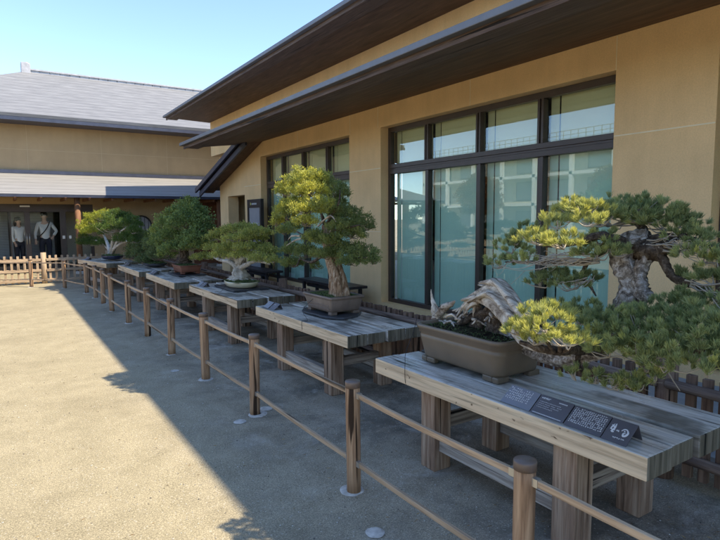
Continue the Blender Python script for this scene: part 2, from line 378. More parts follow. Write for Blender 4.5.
def pad(parent, c, rx, rz, style, mat, tone=(.1, .5), n_mul=1.0, seed=0, twig=None, root=None, ry=None, under=.15, flatb=.35, name='foliage_pad'):
    rng = np.random.default_rng(seed+11); st = dict(STY[style]); gap = st.pop('gap'); ry = ry or rx
    n = int(n_mul*(2*PI*rx*ry*.75 + 3.0*rz*(rx+ry)*.5)/(gap*gap)); n = max(n, 14)
    th = rng.uniform(0, 2*PI, n); zz = rng.uniform(-under, 1, n); rr = np.sqrt(np.clip(1-np.clip(zz, 0, 1)**2, 0, 1))
    u = np.stack([np.cos(th)*rr, np.sin(th)*rr, zz], 1)
    # lumpy outline
    lump = np.array([noise.noise(Vector((float(q[0])*2.1+seed*3.7, float(q[1])*2.1, float(q[2])*1.6))) for q in u])
    rad = rng.uniform(.76, 1.04, n) + .52*lump
    inner = rng.uniform(0, 1, n) < .22; rad = np.where(inner, rad*rng.uniform(.45, .85, n), rad)
    p = u*rad[:, None]*np.array([rx, ry, rz]); p[:, 2] = np.where(p[:, 2] < 0, p[:, 2]*flatb, p[:, 2])
    nrm = u/np.array([rx, ry, rz]); nrm /= np.linalg.norm(nrm, axis=1)[:, None]
    ax = nrm*.6 + np.array([0, 0, .75]) + rng.normal(0, .25, (n, 3)); ax /= np.linalg.norm(ax, axis=1)[:, None]
    tn = rng.uniform(tone[0], tone[1], n) + .25*lump + rng.normal(0, .10, n)
    o = blades(name, p+np.array(c), ax, mat, parent, tone=tn, rng=rng, **st)
    if twig:
        m = MB(); C = Vector(c)+Vector((0, 0, -rz*.35)); k = max(6, int(n*.10))
        base = C if root is None else Vector(root)
        for i in rng.choice(n, k, replace=False):
            e = Vector(p[i])+Vector(c); mid = C.lerp(e, .5)+Vector(rng.normal(0, rx*.06, 3)); mid.z -= rz*.15
            pts, ra = smooth_path([C, mid, e], [.0045, .003, .0015], 3); m.tube(pts, ra, 4, cap=False)
        m.build('twigs', twig, o)
    return o

# ================================================================== SETTING: ground
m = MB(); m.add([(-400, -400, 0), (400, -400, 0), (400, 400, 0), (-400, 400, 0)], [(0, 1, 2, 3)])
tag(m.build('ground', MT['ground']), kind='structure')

m = MB(); m.box((3.75, -9, -.1), (5.395, 15.7, .055)); tag(m.build('pavement', simple('blue_grey_paving', (.30, .32, .34), .8, .12)), kind='structure')
# ================================================================== main building
def wall_x(mb, x0, x1, y0, y1, z0, z1, ops):
    """wall slab between x0..x1 with openings (ya, yb, za, zb) sorted by y"""
    y = y0
    for ya, yb, za, zb in ops:
        if ya > y: mb.box((x0, y, z0), (x1, ya, z1))
        if za > z0: mb.box((x0, ya, z0), (x1, yb, za))
        if zb < z1: mb.box((x0, ya, zb), (x1, yb, z1))
        y = yb
    if y < y1: mb.box((x0, y, z0), (x1, y1, z1))
WX = 5.4
main = thing('museum_building', 'long tan plaster building with deep dark wooden eaves and tall windows behind the tables', 'building', (WX, 4, 0))
def rel(parent, o):
    o.location = o.location - parent.location; return o
inv = Matrix.Translation((-WX, -4, 0))
def mpart(mb, name, mat, parent=main, bevel=0):
    o = mb.build(name, mat, None, bevel); o.parent = parent
    if parent is main: o.location = (-WX, -4, 0)
    return o
OPS = [(-2.2, 2.46, .16, 3.10), (3.44, 7.64, .16, 3.10), (8.63, 12.72, .16, 3.10)]
m = MB(); wall_x(m, WX, WX+.3, -9, 12.95, 0, 3.62, OPS)
m.prism([(12.95, 0), (13.8, 0), (13.8, 2.22), (15.06, 2.22), (15.06, 0), (15.72, 0), (15.72, 2.62), (13.05, 3.50), (12.95, 3.50)], 0, WX, WX+.3)
m.box((WX+.3, 15.42, 0), (9.5, 15.72, 2.62)); m.box((WX+.3, -9, 0), (13, -8.7, 3.6))
wall_o = mpart(m, 'wall', MT['plaster'])
m = MB(); m.box((5.92, -9, 3.63), (6.2, 18.0, 4.78)); m.box((6.2, 17.7, 3.3), (13, 18.0, 4.9)); m.box((6.2, -9, 3.63), (13, -8.7, 4.9))
mpart(m, 'upper_wall', MT['plaster'])
m = MB(); m.box((12.6, -8.7, 0), (12.9, 15.4, 3.6)); m.box((WX+.3, -8.7, 3.46), (12.6, 15.4, 3.58)); mpart(m, 'inner_wall', MT['dark'])
m = MB(); m.box((WX+.3, -8.7, .01), (12.6, 15.4, .12)); mpart(m, 'inner_floor', MT['floor_in'])
# plaster joints, 2 mm proud
JL = [((WX-.003, ya+.004, 2.425), (WX+.01, yb-.004, 2.437)) for ya, yb in ((2.46, 3.44), (7.64, 8.63), (12.72, 13.8), (-9, -2.2))]
JL += [((WX-.0025, y-.004, 3.10), (WX+.01, y+.004, 3.44)) for y in (3.44, 5.55, 7.72, 8.6, 10.7, 12.78, 0.2)] + [((WX-.003, 7.644, 1.36), (WX+.01, 8.626, 1.366))]
for a_, b_ in JL: mpart(MB().box(a_, b_), 'joint_line', MT['joint'])
# windows
def window(y0, y1, mull):
    """mull: mullion centres from near to far"""
    fx0, fx1 = 5.555, 5.635; z0, z1 = .16, 3.10; tz0, tz1 = 2.33, 2.49; fw = .07
    m = MB(); m.box((fx0, y0, z0), (fx1, y0+fw, z1)); m.box((fx0, y1-fw, z0), (fx1, y1, z1))
    m.box((fx0, y0+fw, z1-.08), (fx1, y1-fw, z1)); m.box((fx0, y0+fw, z0), (fx1, y1-fw, z0+.07))
    m.box((fx0-.02, y0+fw, tz0), (fx1, y1-fw, tz0+.065)); m.box((fx0-.005, y0+fw, tz0+.065), (fx1, y1-fw, tz0+.095)); m.box((fx0-.02, y0+fw, tz0+.095), (fx1, y1-fw, tz1))
    for c in mull:
        m.box((fx0-.01, c-.045, tz1), (fx1, c-.012, z1-.08)); m.box((fx0+.012, c-.012, tz1), (fx1, c+.012, z1-.08)); m.box((fx0-.01, c+.012, tz1), (fx1, c+.045, z1-.08))
        m.box((fx0-.005, c-.05, z0+.07), (fx1, c-.004, tz0)); m.box((fx0+.02, c-.004, z0+.07), (fx1+.04, c+.05, tz0))
    fr = mpart(m, 'window_frame', [MT['frame']], bevel=.003)
    es = [y0+fw] + sorted(mull) + [y1-fw]
    for i in range(len(es)-1):
        a = es[i]+(.05 if i else 0); b = es[i+1]-(.05 if i < len(es)-2 else 0)
        for za, zb, bm, nm in ((tz1, z1-.08, 'blind_up', 'roller_blind'), (z0+.07, tz0, 'blind_low', 'privacy_screen')):
            g = MB(); g.box((5.598, a, za), (5.604, b, zb)); g.build('glass_pane', MT['glass'], fr)
            k = MB(); k.box((5.70, a-.03, za-.03), (5.705, b-.13, zb+.03)); k.build(nm, MT[bm], fr)
            k = MB(); k.box((5.71, b-.10, za-.03), (5.715, b+.02, zb+.03)); k.build('side_strip', MT['blind_up' if bm == 'blind_up' else 'blind_low'], fr)
    return fr
window(3.44, 7.64, [4.50, 5.54, 6.64]); window(8.63, 12.72, [9.72, 10.78, 11.80]); window(-2.2, 2.46, [-1.0, .15, 1.3])
# doorway lining
m = MB(); m.box((5.75, 13.8, 0), (5.80, 14.7, 2.22)); mpart(m, 'inner_door', MT['dark'])
# lower roof
YE = 13.2
def eave(x_e, z_e, y0, y1, x_w, z_w, roof_to, roof_z, fas=.38):
    m = MB(); m.box((x_e-.03, y0, z_e-.075), (x_e+.06, y1, z_e-.005)); g = mpart(m, 'gutter', MT['gutter'], bevel=.008)
    m = MB(); m.box((x_e+.062, y0, z_e-.14), (x_e+.09, y1-.02, z_e+.0)); m.box((x_e+.09, y0, z_e-.125), (x_e+fas, y1-.10, z_e-.085)); mpart(m, 'fascia_board', MT['fascia'], bevel=.004)
    m = MB(); m.prism([(x_e+fas, z_e-.088), (x_w+.02, z_w), (x_w+.02, z_w+.05), (x_e+fas, z_e-.02)], 1, y0, y1-.14); mpart(m, 'soffit', MT['soffit'])
    s = (roof_z-z_e)/(roof_to-x_e)
    m = MB(); m.prism([(x_e-.01, z_e), (roof_to, roof_z), (roof_to, roof_z-.10), (x_e+.09, z_e-.01)], 1, y0, y1); mpart(m, 'roof', MT['tile'])
eave(3.62, 3.36, -9, YE, 5.4, 3.45, 5.94, 4.03)
eave(4.5, 4.84, -9, 18.2, 5.9, 4.72, 12.0, 7.3)
m = MB(); m.prism([(12.0, 7.29), (19.0, 4.9), (19.0, 4.8), (12.0, 7.19)], 1, -9, 18.2); mpart(m, 'back_roof', MT['tile'])
# gable roof of the end bay
m = MB(); a0, a1 = (12.5, 3.56), (16.3, 2.46)
def slope_slab(x0, x1, t0, t1): return [(a0[0], a0[1]+t0), (a1[0], a1[1]+t0), (a1[0], a1[1]+t1), (a0[0], a0[1]+t1)]
m.prism(slope_slab(0, 0, -.02, .05), 0, 4.92, 9.5); mpart(m, 'gable_roof', MT['navy'])
m = MB(); m.prism([(a0[0], a0[1]+.052), (a1[0]+.06, a1[1]+.035), (a1[0]+.06, a1[1]-.10), (a0[0], a0[1]-.08)], 0, 4.86, 4.915)
m.prism([(a0[0], a0[1]-.10), (a1[0]-.12, a1[1]-.08), (a1[0]-.12, a1[1]-.22), (a0[0], a0[1]-.24)], 0, 4.93, 4.98); mpart(m, 'barge_board', MT['navy'], bevel=.006)
m = MB(); m.prism(slope_slab(0, 0, -.10, -.022), 0, 4.985, 5.395); mpart(m, 'gable_soffit', MT['soffit'])

# notice board by the doorway
nb = thing('notice_board', 'tall dark framed notice board with a grey poster against the wall beside the doorway', 'notice board', (5.15, 12.5, 0))
m = MB(); m.box((-.04, -.42, .02), (.04, -.34, 2.06)); m.box((-.04, .34, .02), (.04, .42, 2.06)); m.box((-.04, -.34, 1.86), (.04, .34, 2.06)); m.box((-.04, -.34, .25), (.04, .34, .36)); m.box((-.16, -.44, 0), (.16, .44, .02)); m.build('frame', MT['frame_edge'], nb, .004)
m = MB(); m.box((-.02, -.34, .36), (.02, .34, 1.86)); po = m.build('poster', MT['poster'], nb)
m = MB()
random.seed(3)
for z, wd, n in ((1.45, .05, 6), (1.36, .03, 4), (1.15, .06, 5), (.95, .03, 9), (.88, .03, 9)):
    for i in range(n): y = .22-i*.44/n; m.box((-.024, y-.03, z), (-.0205, y, z+wd))
m.box((-.024, -.12, 1.0), (-.0205, .12, 1.06)); m.build('lettering', MT['ink'], po)
m = MB()
for i in range(6): m.box((-.044, .08-i*.05, 1.93), (-.0405, .11-i*.05, 1.97))
m.build('heading', MT['ink'], nb)
m = MB(); m.prism([(.16, 1.92), (.22, 1.93), (.20, 1.99), (.15, 1.96)], 0, -.044, -.0405); m.build('emblem', MT['gold'], nb)

# benches against the wall
def bench(name, label, y0, y1):
    t = thing(name, label, 'bench', (5.0, (y0+y1)/2, 0), group='dark benches along the building wall'); h = (y1-y0)/2
    m = MB()
    for i in range(3): m.box((-.2+i*.136, -h, .40), (-.2+i*.136+.128, h, .445))
    m.build('seat', MT['frame_edge'], t, .003)
    for sy in (-h+.15, h-.15):
        for sx in (-.16, .12): MB().box((sx, sy-.03, 0), (sx+.05, sy+.03, .398)).build('leg', MT['frame_edge'], t, .003)
    MB().box((-.10, -h+.19, .30), (-.06, h-.19, .36)).build('stretcher', MT['frame_edge'], t)
bench('wall_bench', 'dark low bench against the pillar between the two big windows', 7.75, 9.6)
bench('wall_bench', 'dark low bench below the farther window near the notice board', 11.1, 12.9)

# ================================================================== entrance building at the far end
ent = thing('entrance_building', 'tan entrance building with grey shingled roof, long canopy and glass doors at the far end', 'building', (2, 20, 0))
def epart(mb, name, mat, parent=ent, bevel=0):
    o = mb.build(name, mat, None, bevel); o.parent = parent
    if parent is ent: o.location = (-2, -20, 0)
    return o
YD = 19.6; XL = -4.2; XR = 14.0
m = MB()
dh = 2.08                                   # head of the door opening
m.box((XL, YD, 0), (-1.6, YD+.2, 2.55)); m.box((2.52, YD, 0), (5.72, YD+.2, 2.55)); m.box((-1.6, YD, dh), (2.52, YD+.2, 2.55))
# the piece with the round window is cut further down by a frame set proud
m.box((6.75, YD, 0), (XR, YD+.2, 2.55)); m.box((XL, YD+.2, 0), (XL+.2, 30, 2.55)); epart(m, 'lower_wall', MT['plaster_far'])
epart(MB().box((5.72, YD+.05, 0), (6.75, YD+.15, 2.55)), 'side_door', MT['brownpanel'])
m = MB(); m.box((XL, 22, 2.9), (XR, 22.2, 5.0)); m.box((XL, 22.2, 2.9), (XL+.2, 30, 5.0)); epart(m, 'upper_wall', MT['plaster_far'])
m = MB(); m.box((XL, 21.997, 3.96), (XR, 21.999, 3.972))
for x in (.9, 3.2, 5.5, 7.8): m.box((x, 21.9965, 3.29), (x+.012, 21.9985, 4.8))
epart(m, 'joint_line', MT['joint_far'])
# inside of the lobby
m = MB(); m.box((XL+.2, YD+.2, .01), (XR, 21.9, .10)); epart(m, 'lobby_floor', MT['floor_in'])
m = MB(); m.box((XL+.2, YD+.2, 2.47), (XR, 22, 2.50)); m.box((1.75, 21.6, .1), (XR, 21.7, 2.47)); epart(m, 'lobby_lining', MT['cream']); epart(MB().box((XL+.2, 21.75, .1), (XR, 21.85, 2.8)), 'back_wall', MT['dark'])
m = MB()
for i in range(30): 
    z = .35+i*.052
    m.box((-3.0, 21.2, z), (1.55, 21.225, z+.042))
epart(m, 'louvre_screen', MT['slat'])
m = MB()
for x in (-1.5, .2, 1.5): m.box((x, 21.17, .1), (x+.05, 21.195, 2.0))
epart(m, 'screen_frame', MT['frame_edge'])
# door frames
m = MB(); m.box((-1.6, YD+.02, 1.84), (2.52, YD+.12, dh)) 
for a, b in ((-1.6, -1.52), (-.25, -.1), (.235, .27), (.62, .77), (1.57, 1.74), (2.42, 2.52)): m.box((a, YD+.03, .1), (b, YD+.11, 1.84))
m.box((-1.52, YD+.035, .1), (2.42, YD+.10, .2)); df = epart(m, 'door_frame', MT['frame'])
for a, b in ((-1.52, -.25), (-.1, .235), (.27, .62), (.77, 1.57), (1.74, 2.42)): MB().box((a, YD+.07, .2), (b, YD+.076, 1.84)).build('glass_pane', MT['glass_far'], df)
for x in (.66, .73): MB().tube([(x, YD-.01, .85), (x, YD-.01, 1.2)], .013, 8).build('handle', MT['steel'], df)
for x in (1.62, 1.80): MB().box((x, YD+.02, 1.0), (x+.07, YD+.028, 1.1)).build('push_plate', MT['white'], df)
MB().box((.52, YD-.04, 1.99), (.78, YD-.001, 2.03)).build('lintel_lamp', MT['white'], df)
# round window
rw = at_y(141, 226, YD)
m = MB(); m.lathe([(.36, 0), (.36, .03), (.31, .03), (.31, 0)], 40); 
def up_to_y(mb, c): mb.v = [(c[0]+x, c[1]-z, c[2]+y) for x, y, z in mb.v]; return mb
fr = epart(up_to_y(m, (rw.x, YD-.001, rw.z+.0)), 'round_window', MT['frame_edge'])
m = MB(); m.lathe([(0.001, .010), (.31, .010)], 40); up_to_y(m, (rw.x, YD-.001, rw.z)).build('glass_pane', MT['poster'], fr)
m = MB()
for i in range(-2, 3): 
    h = math.sqrt(.31**2-(i*.12)**2); m.box((rw.x+i*.12-.008, YD-.022, rw.z-h), (rw.x+i*.12+.008, YD-.014, rw.z+h)); 
m.build('glazing_bar', MT['frame_edge'], fr)
# posts of the canopy
for x in (-2.3, 1.93, 6.2):
    p = epart(MB().tube([(x, 18.2, .02), (x, 18.2, 1.1), (x, 18.2, 2.26)], [.085, .08, .08], 16), 'canopy_post', MT['bark_red'])
    MB().lathe([(.14, 0), (.14, .05), (.1, .08), (0.001, .08)], 20, c=(x, 18.2)).build('footing', MT['concrete'], p)
# canopy roof
m = MB(); m.prism([(17.95, 2.32), (22.0, 3.17), (22.0, 3.06), (18.0, 2.26)], 0, XL-.6, XR); epart(m, 'canopy_roof', MT['shingle_canopy'])
m = MB(); m.box((XL-.6, 17.90, 2.235), (XR, 17.945, 2.31)); m.box((XL-.6, 21.9, 3.16), (XR, 21.99, 3.275)); epart(m, 'canopy_fascia', MT['navy'])
m = MB()
for i in range(34): x = -4.6+i*.62; m.box((x, 18.0, 2.16), (x+.055, 19.6, 2.235))
epart(m, 'rafter', MT['bark_red'])
m = MB(); m.box((XL-.5, 18.15, 2.235), (XR, 18.27, 2.262)); epart(m, 'canopy_beam', MT['bark_red'])
# big roof, concave slope
RY, RZ, EY, EZ = 26.0, 7.36, 21.0, 4.90
def prof(k): 
    t = k/10; return EY+(RY-EY)*t, EZ+(RZ-EZ)*(t*.82+.18*t*t)
def fill(x0f, x1f, back=False):
    vs = []; fs = []
    for k in range(11):
        y, z = prof(k); 
        if back: y = 2*RY-y
        for x in (x0f(k), x1f(k)): vs.append((x, y, z))
    for k in range(10): fs.append((2*k, 2*k+1, 2*k+3, 2*k+2))
    return vs, fs
hipx = lambda k: -5.0+(1.15+5.0)*k/10
m = MB(); m.add(*fill(hipx, lambda k: 16.0)); m.add(*fill(hipx, lambda k: 16.0, True))
vs = []
for k in range(11):
    y, z = prof(k); vs += [(hipx(k), y, z), (hipx(k), 2*RY-y, z)]
m.add(vs, [(2*k, 2*k+2, 2*k+3, 2*k+1) for k in range(10)])
rf = epart(m, 'main_roof', MT['shingle']); sd_ = rf.modifiers.new('Solid', 'SOLIDIFY'); sd_.thickness = .10; sd_.offset = -1
m = MB(); m.box((-5.0, 20.93, 4.77), (16, 21.0, 4.88)); m.box((-5.0, 21.0, 4.79), (16, 22.0, 4.83)); epart(m, 'eave_board', MT['navy'])
m = MB(); m.box((1.3, 25.88, 7.33), (16, 26.12, 7.42)); 
for i in range(42):
    x = 1.3+i*.36; m.prism([(x, 7.42), (x+.34, 7.42), (x+.34, 7.50), (x, 7.50)], 1, 25.92, 26.08)
m.box((1.3, 25.87, 7.50), (16, 26.13, 7.56)); epart(m, 'ridge', MT['tile'])
m = MB(); m.prism([(1.02, 7.22), (1.34, 7.22), (1.34, 7.72), (1.22, 7.78), (1.02, 7.76)], 1, 25.8, 26.2); epart(m, 'ridge_end_tile', MT['tile'], bevel=.02)

# ================================================================== people behind the glass doors
def skinned(name, V, E, R, mat, parent, sub=2):
    me = bpy.data.meshes.new(name); me.from_pydata(V, E, []); o = bpy.data.objects.new(name, me); COL.objects.link(o); o.parent = parent
    me.materials.append(mat); md = o.modifiers.new('Skin', 'SKIN'); md.use_smooth_shade = True
    if not me.skin_vertices: 
        raise RuntimeError('no skin layer')
    for i, r in enumerate(R):
        me.skin_vertices[0].data[i].radius = r if hasattr(r, '__len__') else (r, r)
    me.skin_vertices[0].data[0].use_root = True
    s = o.modifiers.new('Sub', 'SUBSURF'); s.levels = sub; s.render_levels = sub; return o
def ellip(mb, c, r, seg=16, rings=10, mi=0, cut=None, q=None):
    vs = []; 
    for i in range(rings+1):
        ph = PI*i/rings
        for k in range(seg):
            a = 2*PI*k/seg; vs.append(Vector((r[0]*math.sin(ph)*math.cos(a), r[1]*math.sin(ph)*math.sin(a), r[2]*math.cos(ph))))
    vs = [Vector(c)+v for v in vs]
    fs = [(i*seg+k, (i+1)*seg+k, (i+1)*seg+(k+1) % seg, i*seg+(k+1) % seg) for i in range(rings) for k in range(seg)]
    return mb.add(vs, fs, mi, True)
def person(label, loc, rz, h, hair_long, shirt, arms, strap=False):
    """figure faces -y; h standing height; arms: list of (elbow, hand) for left(-x) and right(+x), metres at h=1.7"""
    t = thing('person', label, 'person', loc, rz); k = h/1.7
    P = lambda x, y, z: (x*k, y*k, z*k)
    V = [P(0,0,.93), P(0,-.01,1.12), P(0,.0,1.32), P(0,.01,1.42), P(0,-.005,1.50), P(0,-.015,1.58), P(0,-.01,1.66)]
    E = [(0,1), (1,2), (2,3), (3,4), (4,5), (5,6)]; R = [(.138*k,.10*k), (.122*k,.092*k), (.148*k,.10*k), (.065*k,.055*k), (.055*k,.055*k), (.078*k,.092*k), (.06*k,.07*k)]
    for sgn, (el, ha) in zip((-1, 1), arms):
        n = len(V); V += [P(sgn*.17,0,1.37), P(*el), P(*ha)]; R += [.052*k, .04*k, .028*k]; E += [(2, n), (n, n+1), (n+1, n+2)]
        # palm and fingers
        d = (Vector(ha)-Vector(el)).normalized(); side = d.cross(Vector((0,1,0))).normalized(); p = Vector(ha)+d*.05
        V.append(P(*p)); R.append((.032*k, .016*k)); E.append((n+2, n+3))
        for f in range(4):
            b = p+d*.03+side*(f-1.5)*.019; e = b+d*(.055-.006*abs(f-1.3)); m_ = len(V); V += [P(*b), P(*e)]; R += [.009*k, .008*k]; E += [(n+3, m_), (m_, m_+1)]
        b = Vector(ha)+d*.03+side*.032; m_ = len(V); V += [P(*b), P(*(b+d*.035+side*.015))]; R += [.01*k, .008*k]; E += [(n+2, m_), (m_, m_+1)]
        n2 = len(V); V += [P(sgn*.09,0,.86), P(sgn*.10,-.01,.48), P(sgn*.105,.02,.10), P(sgn*.11,-.02,.045), P(sgn*.12,-.13,.035)]
        R += [.09*k, .058*k, .04*k, .04*k, (.04*k, .028*k)]; E += [(0, n2), (n2, n2+1), (n2+1, n2+2), (n2+2, n2+3), (n2+3, n2+4)]
    skinned('body', V, E, R, MT['skin'], t)
    # face
    m = MB()
    for sx in (-1, 1): ellip(m, P(sx*.03, -.088, 1.60), (.012*k, .008*k, .007*k), 8, 6)
    m.build('eyes', MT['eye'], t)
    m = MB(); m.prism([(-.012*k, 1.56*k), (.012*k, 1.56*k), (.006*k, 1.60*k), (-.006*k, 1.60*k)], 1, -.118*k, -.08*k); ellip(m, P(0, -.092, 1.535), (.022*k, .008*k, .006*k), 8, 5)
    for sx in (-1, 1): ellip(m, P(sx*.082, 0, 1.58), (.012*k, .02*k, .03*k), 8, 6)
    m.build('features', MT['skin'], t)
    m = MB(); ellip(m, P(0, .022, 1.655), (.100*k, .112*k, .100*k))
    if hair_long: ellip(m, P(0, .05, 1.53), (.118*k, .075*k, .19*k))
    m.build('hair', MT['hair'], t)
    # clothes
    V = [P(0,0,.84), P(0,0,.95), P(0,-.01,1.12), P(0,0,1.32), P(0,.01,1.41)]; E = [(0,1), (1,2), (2,3), (3,4)]; R = [(.158*k,.125*k), (.158*k,.125*k), (.143*k,.115*k), (.160*k,.118*k), (.07*k,.065*k)]
    for sgn, (el, ha) in zip((-1, 1), arms):
        n = len(V); e2 = Vector(el).lerp(Vector(ha), .85); V += [P(sgn*.175,0,1.37), P(*el), P(*e2)]; R += [.066*k, .052*k, .042*k]; E += [(3, n), (n, n+1), (n+1, n+2)]
    skinned('shirt', V, E, R, shirt, t)
    V = [P(0,0,1.0), P(0,0,.90)]; E = [(0,1)]; R = [(.148*k,.112*k), (.152*k,.112*k)]
    for sgn in (-1, 1):
        n = len(V); V += [P(sgn*.095,0,.82), P(sgn*.10,-.01,.48), P(sgn*.105,.01,.09)]; R += [.105*k, .075*k, .062*k]; E += [(1, n), (n, n+1), (n+1, n+2)]
    skinned('trousers', V, E, R, MT['navytrouser'], t)
    if strap:
        pts = [P(.13,-.06,1.42), P(.05,-.135,1.25), P(-.07,-.14,1.08), P(-.17,-.08,.98)]; pp, rr = smooth_path(pts, [.014]*4, 5); MB().tube(pp, rr, 8).build('strap', MT['hair'], t)
        MB().box(P(-.24, -.10, .84), P(-.15, .08, 1.0)).build('bag', MT['hair'], t, .01)
    return t
person('woman with long dark hair and white shirt standing behind the left glass door', (.46, 20.05, .1), .5, 1.56, True, MT['shirt'],
       [((-.24, -.02, 1.08), (-.20, -.10, .86)), ((.24, -.02, 1.08), (.16, -.16, .98))])
person('man in pale shirt with dark diagonal strap standing behind the glass door', (1.17, 20.05, .1), .1, 1.72, False, MT['shirt_grey'],
       [((-.26, .0, 1.09), (-.27, -.06, .84)), ((.33, .02, 1.12), (.20, -.12, .96))], True)

# ================================================================== rope-and-rail fence of round posts
posts = [at_z(*p) for p in [(-14, 287), (31.7, 287), (65, 288), (87, 293), (96, 298), (103.5, 303.5), (112, 311), (129, 323), (148, 336), (172, 354), (206, 379), (255, 414), (354, 491)]]
posts += [Vector((1.66, 1.38, 0)), Vector((1.67, .12, 0)), Vector((1.67, -1.15, 0))]
pf = thing('post_and_rail_fence', 'low barrier of round brown posts joined by two thin tan rails running along the tables', 'fence', (1.64, 5.36, 0))
def ppart(mb, name, mat, parent=pf, bevel=0):
    o = mb.build(name, mat, None, bevel); o.parent = parent
    if parent is pf: o.location = (-1.64, -5.36, 0)
    return o
random.seed(5)
for i, p in enumerate(posts):
    lx, ly = random.uniform(-.008, .008), random.uniform(-.01, .01); h = .655+random.uniform(-.006, .006)
    m = MB(); n = 9
    m.tube([(p.x+lx*k/n, p.y+ly*k/n, h*k/n) for k in range(n+1)], .042, 20, rough=.02, rs=6, seed=i*2.3)
    o = ppart(m, 'post', MT['post'])
    m = MB(); m.lathe([(.0425, h-.026), (.0448, h-.026), (.0448, h+.006), (.043, h+.010), (.001, h+.012)], 28, c=(p.x+lx, p.y+ly)); m.build('cap', MT['cap'], o)
    m = MB(); r = random.uniform(.055, .085); vs = []
    ox, oy = random.uniform(-.018, .022), random.uniform(-.02, .02); rr_ = r*.9; m.lathe([(rr_, .0), (rr_*.92, .0045), (.03, .0055)], 22, c=(p.x+ox, p.y+oy), sx=1+random.uniform(-.2, .15)); m.v = [(x+.012*noise.noise(Vector((x*25, y*25, i))), y+.012*noise.noise(Vector((x*25+9, y*25, i))), z) for x, y, z in m.v]; 
    m.build('footing', MT['concrete'], o)
    if i:
        q = posts[i-1]; d = (q-p); d.z = 0; L = d.length; d.normalize(); sd = Vector((d.y, -d.x, 0))
        for z, w_ in ((.59, .0), (.185, .0)):
            a = p+d*.05; b = q-d*.05; c0 = Vector((0, 0, z)); m = MB(); vs = []; hs, hz = .010, .014
            sag = -.008
            for t in (0, .25, .5, .75, 1):
                c = a.lerp(b, t)+c0+Vector((0, 0, sag*4*t*(1-t)))
                vs += [c+sd*hs+Vector((0, 0, hz)), c-sd*hs+Vector((0, 0, hz)), c-sd*hs-Vector((0, 0, hz)), c+sd*hs-Vector((0, 0, hz))]
            fs = [(4*k+j, 4*k+(j+1) % 4, 4*k+4+(j+1) % 4, 4*k+4+j) for k in range(4) for j in range(4)]+[(3, 2, 1, 0), (16, 17, 18, 19)]
            m.add(vs, fs); ra = ppart(m, 'rail', MT['rail'], bevel=.003)
            for e, sg in ((p, 1), (q, -1)):
                c = e+d*sg*.054+c0; u = [c-d*sg*.014, c+d*sg*.016]; w1 = Vector((0, 0, .0165)); w2 = sd*.0125
                vs = [k_+a_*w2+b_*w1 for k_ in u for a_, b_ in ((-1, -1), (1, -1), (1, 1), (-1, 1))]
                MB().add(vs, [(0, 1, 2, 3), (4, 5, 6, 7), (0, 1, 5, 4), (1, 2, 6, 5), (2, 3, 7, 6), (3, 0, 4, 7)]).build('bracket', MT['steel'], ra)
# small covers and patches in the paving
for (px, py), r, lab in (((266, 409), .055, 'round grey cover plate in the paving beside a fence post'), ((240, 422), .05, 'small pale round patch in the paving left of the fence'),
                         ((375, 533), .05, 'pale round patch in the paving at the bottom of the photo'), ((175, 371), .045, 'small pale plate in the paving by the middle posts')):
    c = at_z(px, py); m = MB(); m.lathe([(r, .001), (r*.93, .0035), (.001, .0035)], 26, c=(0, 0)); m.v = [(x*(1+.12*noise.noise(Vector((x*30, y*30, px)))), y*(1+.12*noise.noise(Vector((x*30+5, y*30, px)))), z) for x, y, z in m.v]; o = m.build('cover_plate', MT['concrete']); o.location = (c.x, c.y, .002)
    tag(o, lab, 'cover plate', 'round plates in the paving')

# ================================================================== display tables
def make_table():
    t = thing('display_table', 'x', 'table', (0, 0, 0))
    # origin: front near corner at ground; table runs +y 1.95, +x .95
    ws = [.200, .185, .194, .176]; x = 0
    for i, wd in enumerate(ws):
        dz = (0, -.006, .004, -.004)[i]; dy = (0, .012, -.008, .006)[i]
        m = MB(); m.box((x, dy, .515), (x+wd, 1.95+dy*.7, .62+dz), mis=[0, 0, 2, 0, 2, 1 if i == 0 else 0])
        m.build('plank', [MT['top'], MT['front'], MT['end']], t, .007); x += wd+.013
    for y in (.36, 1.37):
        for xx in (.05, .60):
            m = MB(); m.box((xx, y, 0), (xx+.135, y+.135, .514)); m.build('leg', MT['legw'], t, .006)
        MB().box((.187, y+.035, .25), (.598, y+.10, .33)).build('cross_rail', MT['oldX'], t, .004)
    for xx in (.085, .635):
        MB().box((xx, .497, .13), (xx+.065, 1.368, .21)).build('long_rail', MT['oldY'], t, .004)
    return t
tb0 = make_table()
TB = [((2.155, 1.17), 0.0, 'nearest weathered timber table with pale front plank holding the big white pine'),
      ((2.365, 3.83), 0.005, 'weathered timber table holding the tall juniper in a grey brown pot'),
      ((2.34, 6.32), 0.01, 'weathered timber table holding the pale trunked bonsai in a cream oval pot'),
      ((2.19, 8.62), 0.0, 'weathered timber table holding the dense green bonsai in a red brown pot'),
      ((2.12, 10.85), 0.02, 'weathered timber table holding the low mounded dull green bonsai'),
      ((1.93, 13.35), 0.19, 'farthest timber table holding the wide bonsai in a dark blue pot')]
for i, ((x, y), rz, lab) in enumerate(TB):
    t = tb0 if i == 0 else copy_tree(tb0)
    t.location = (x, y, 0); t.rotation_euler = (0, 0, rz); tag(t, lab, 'table', 'weathered timber display tables in a row')

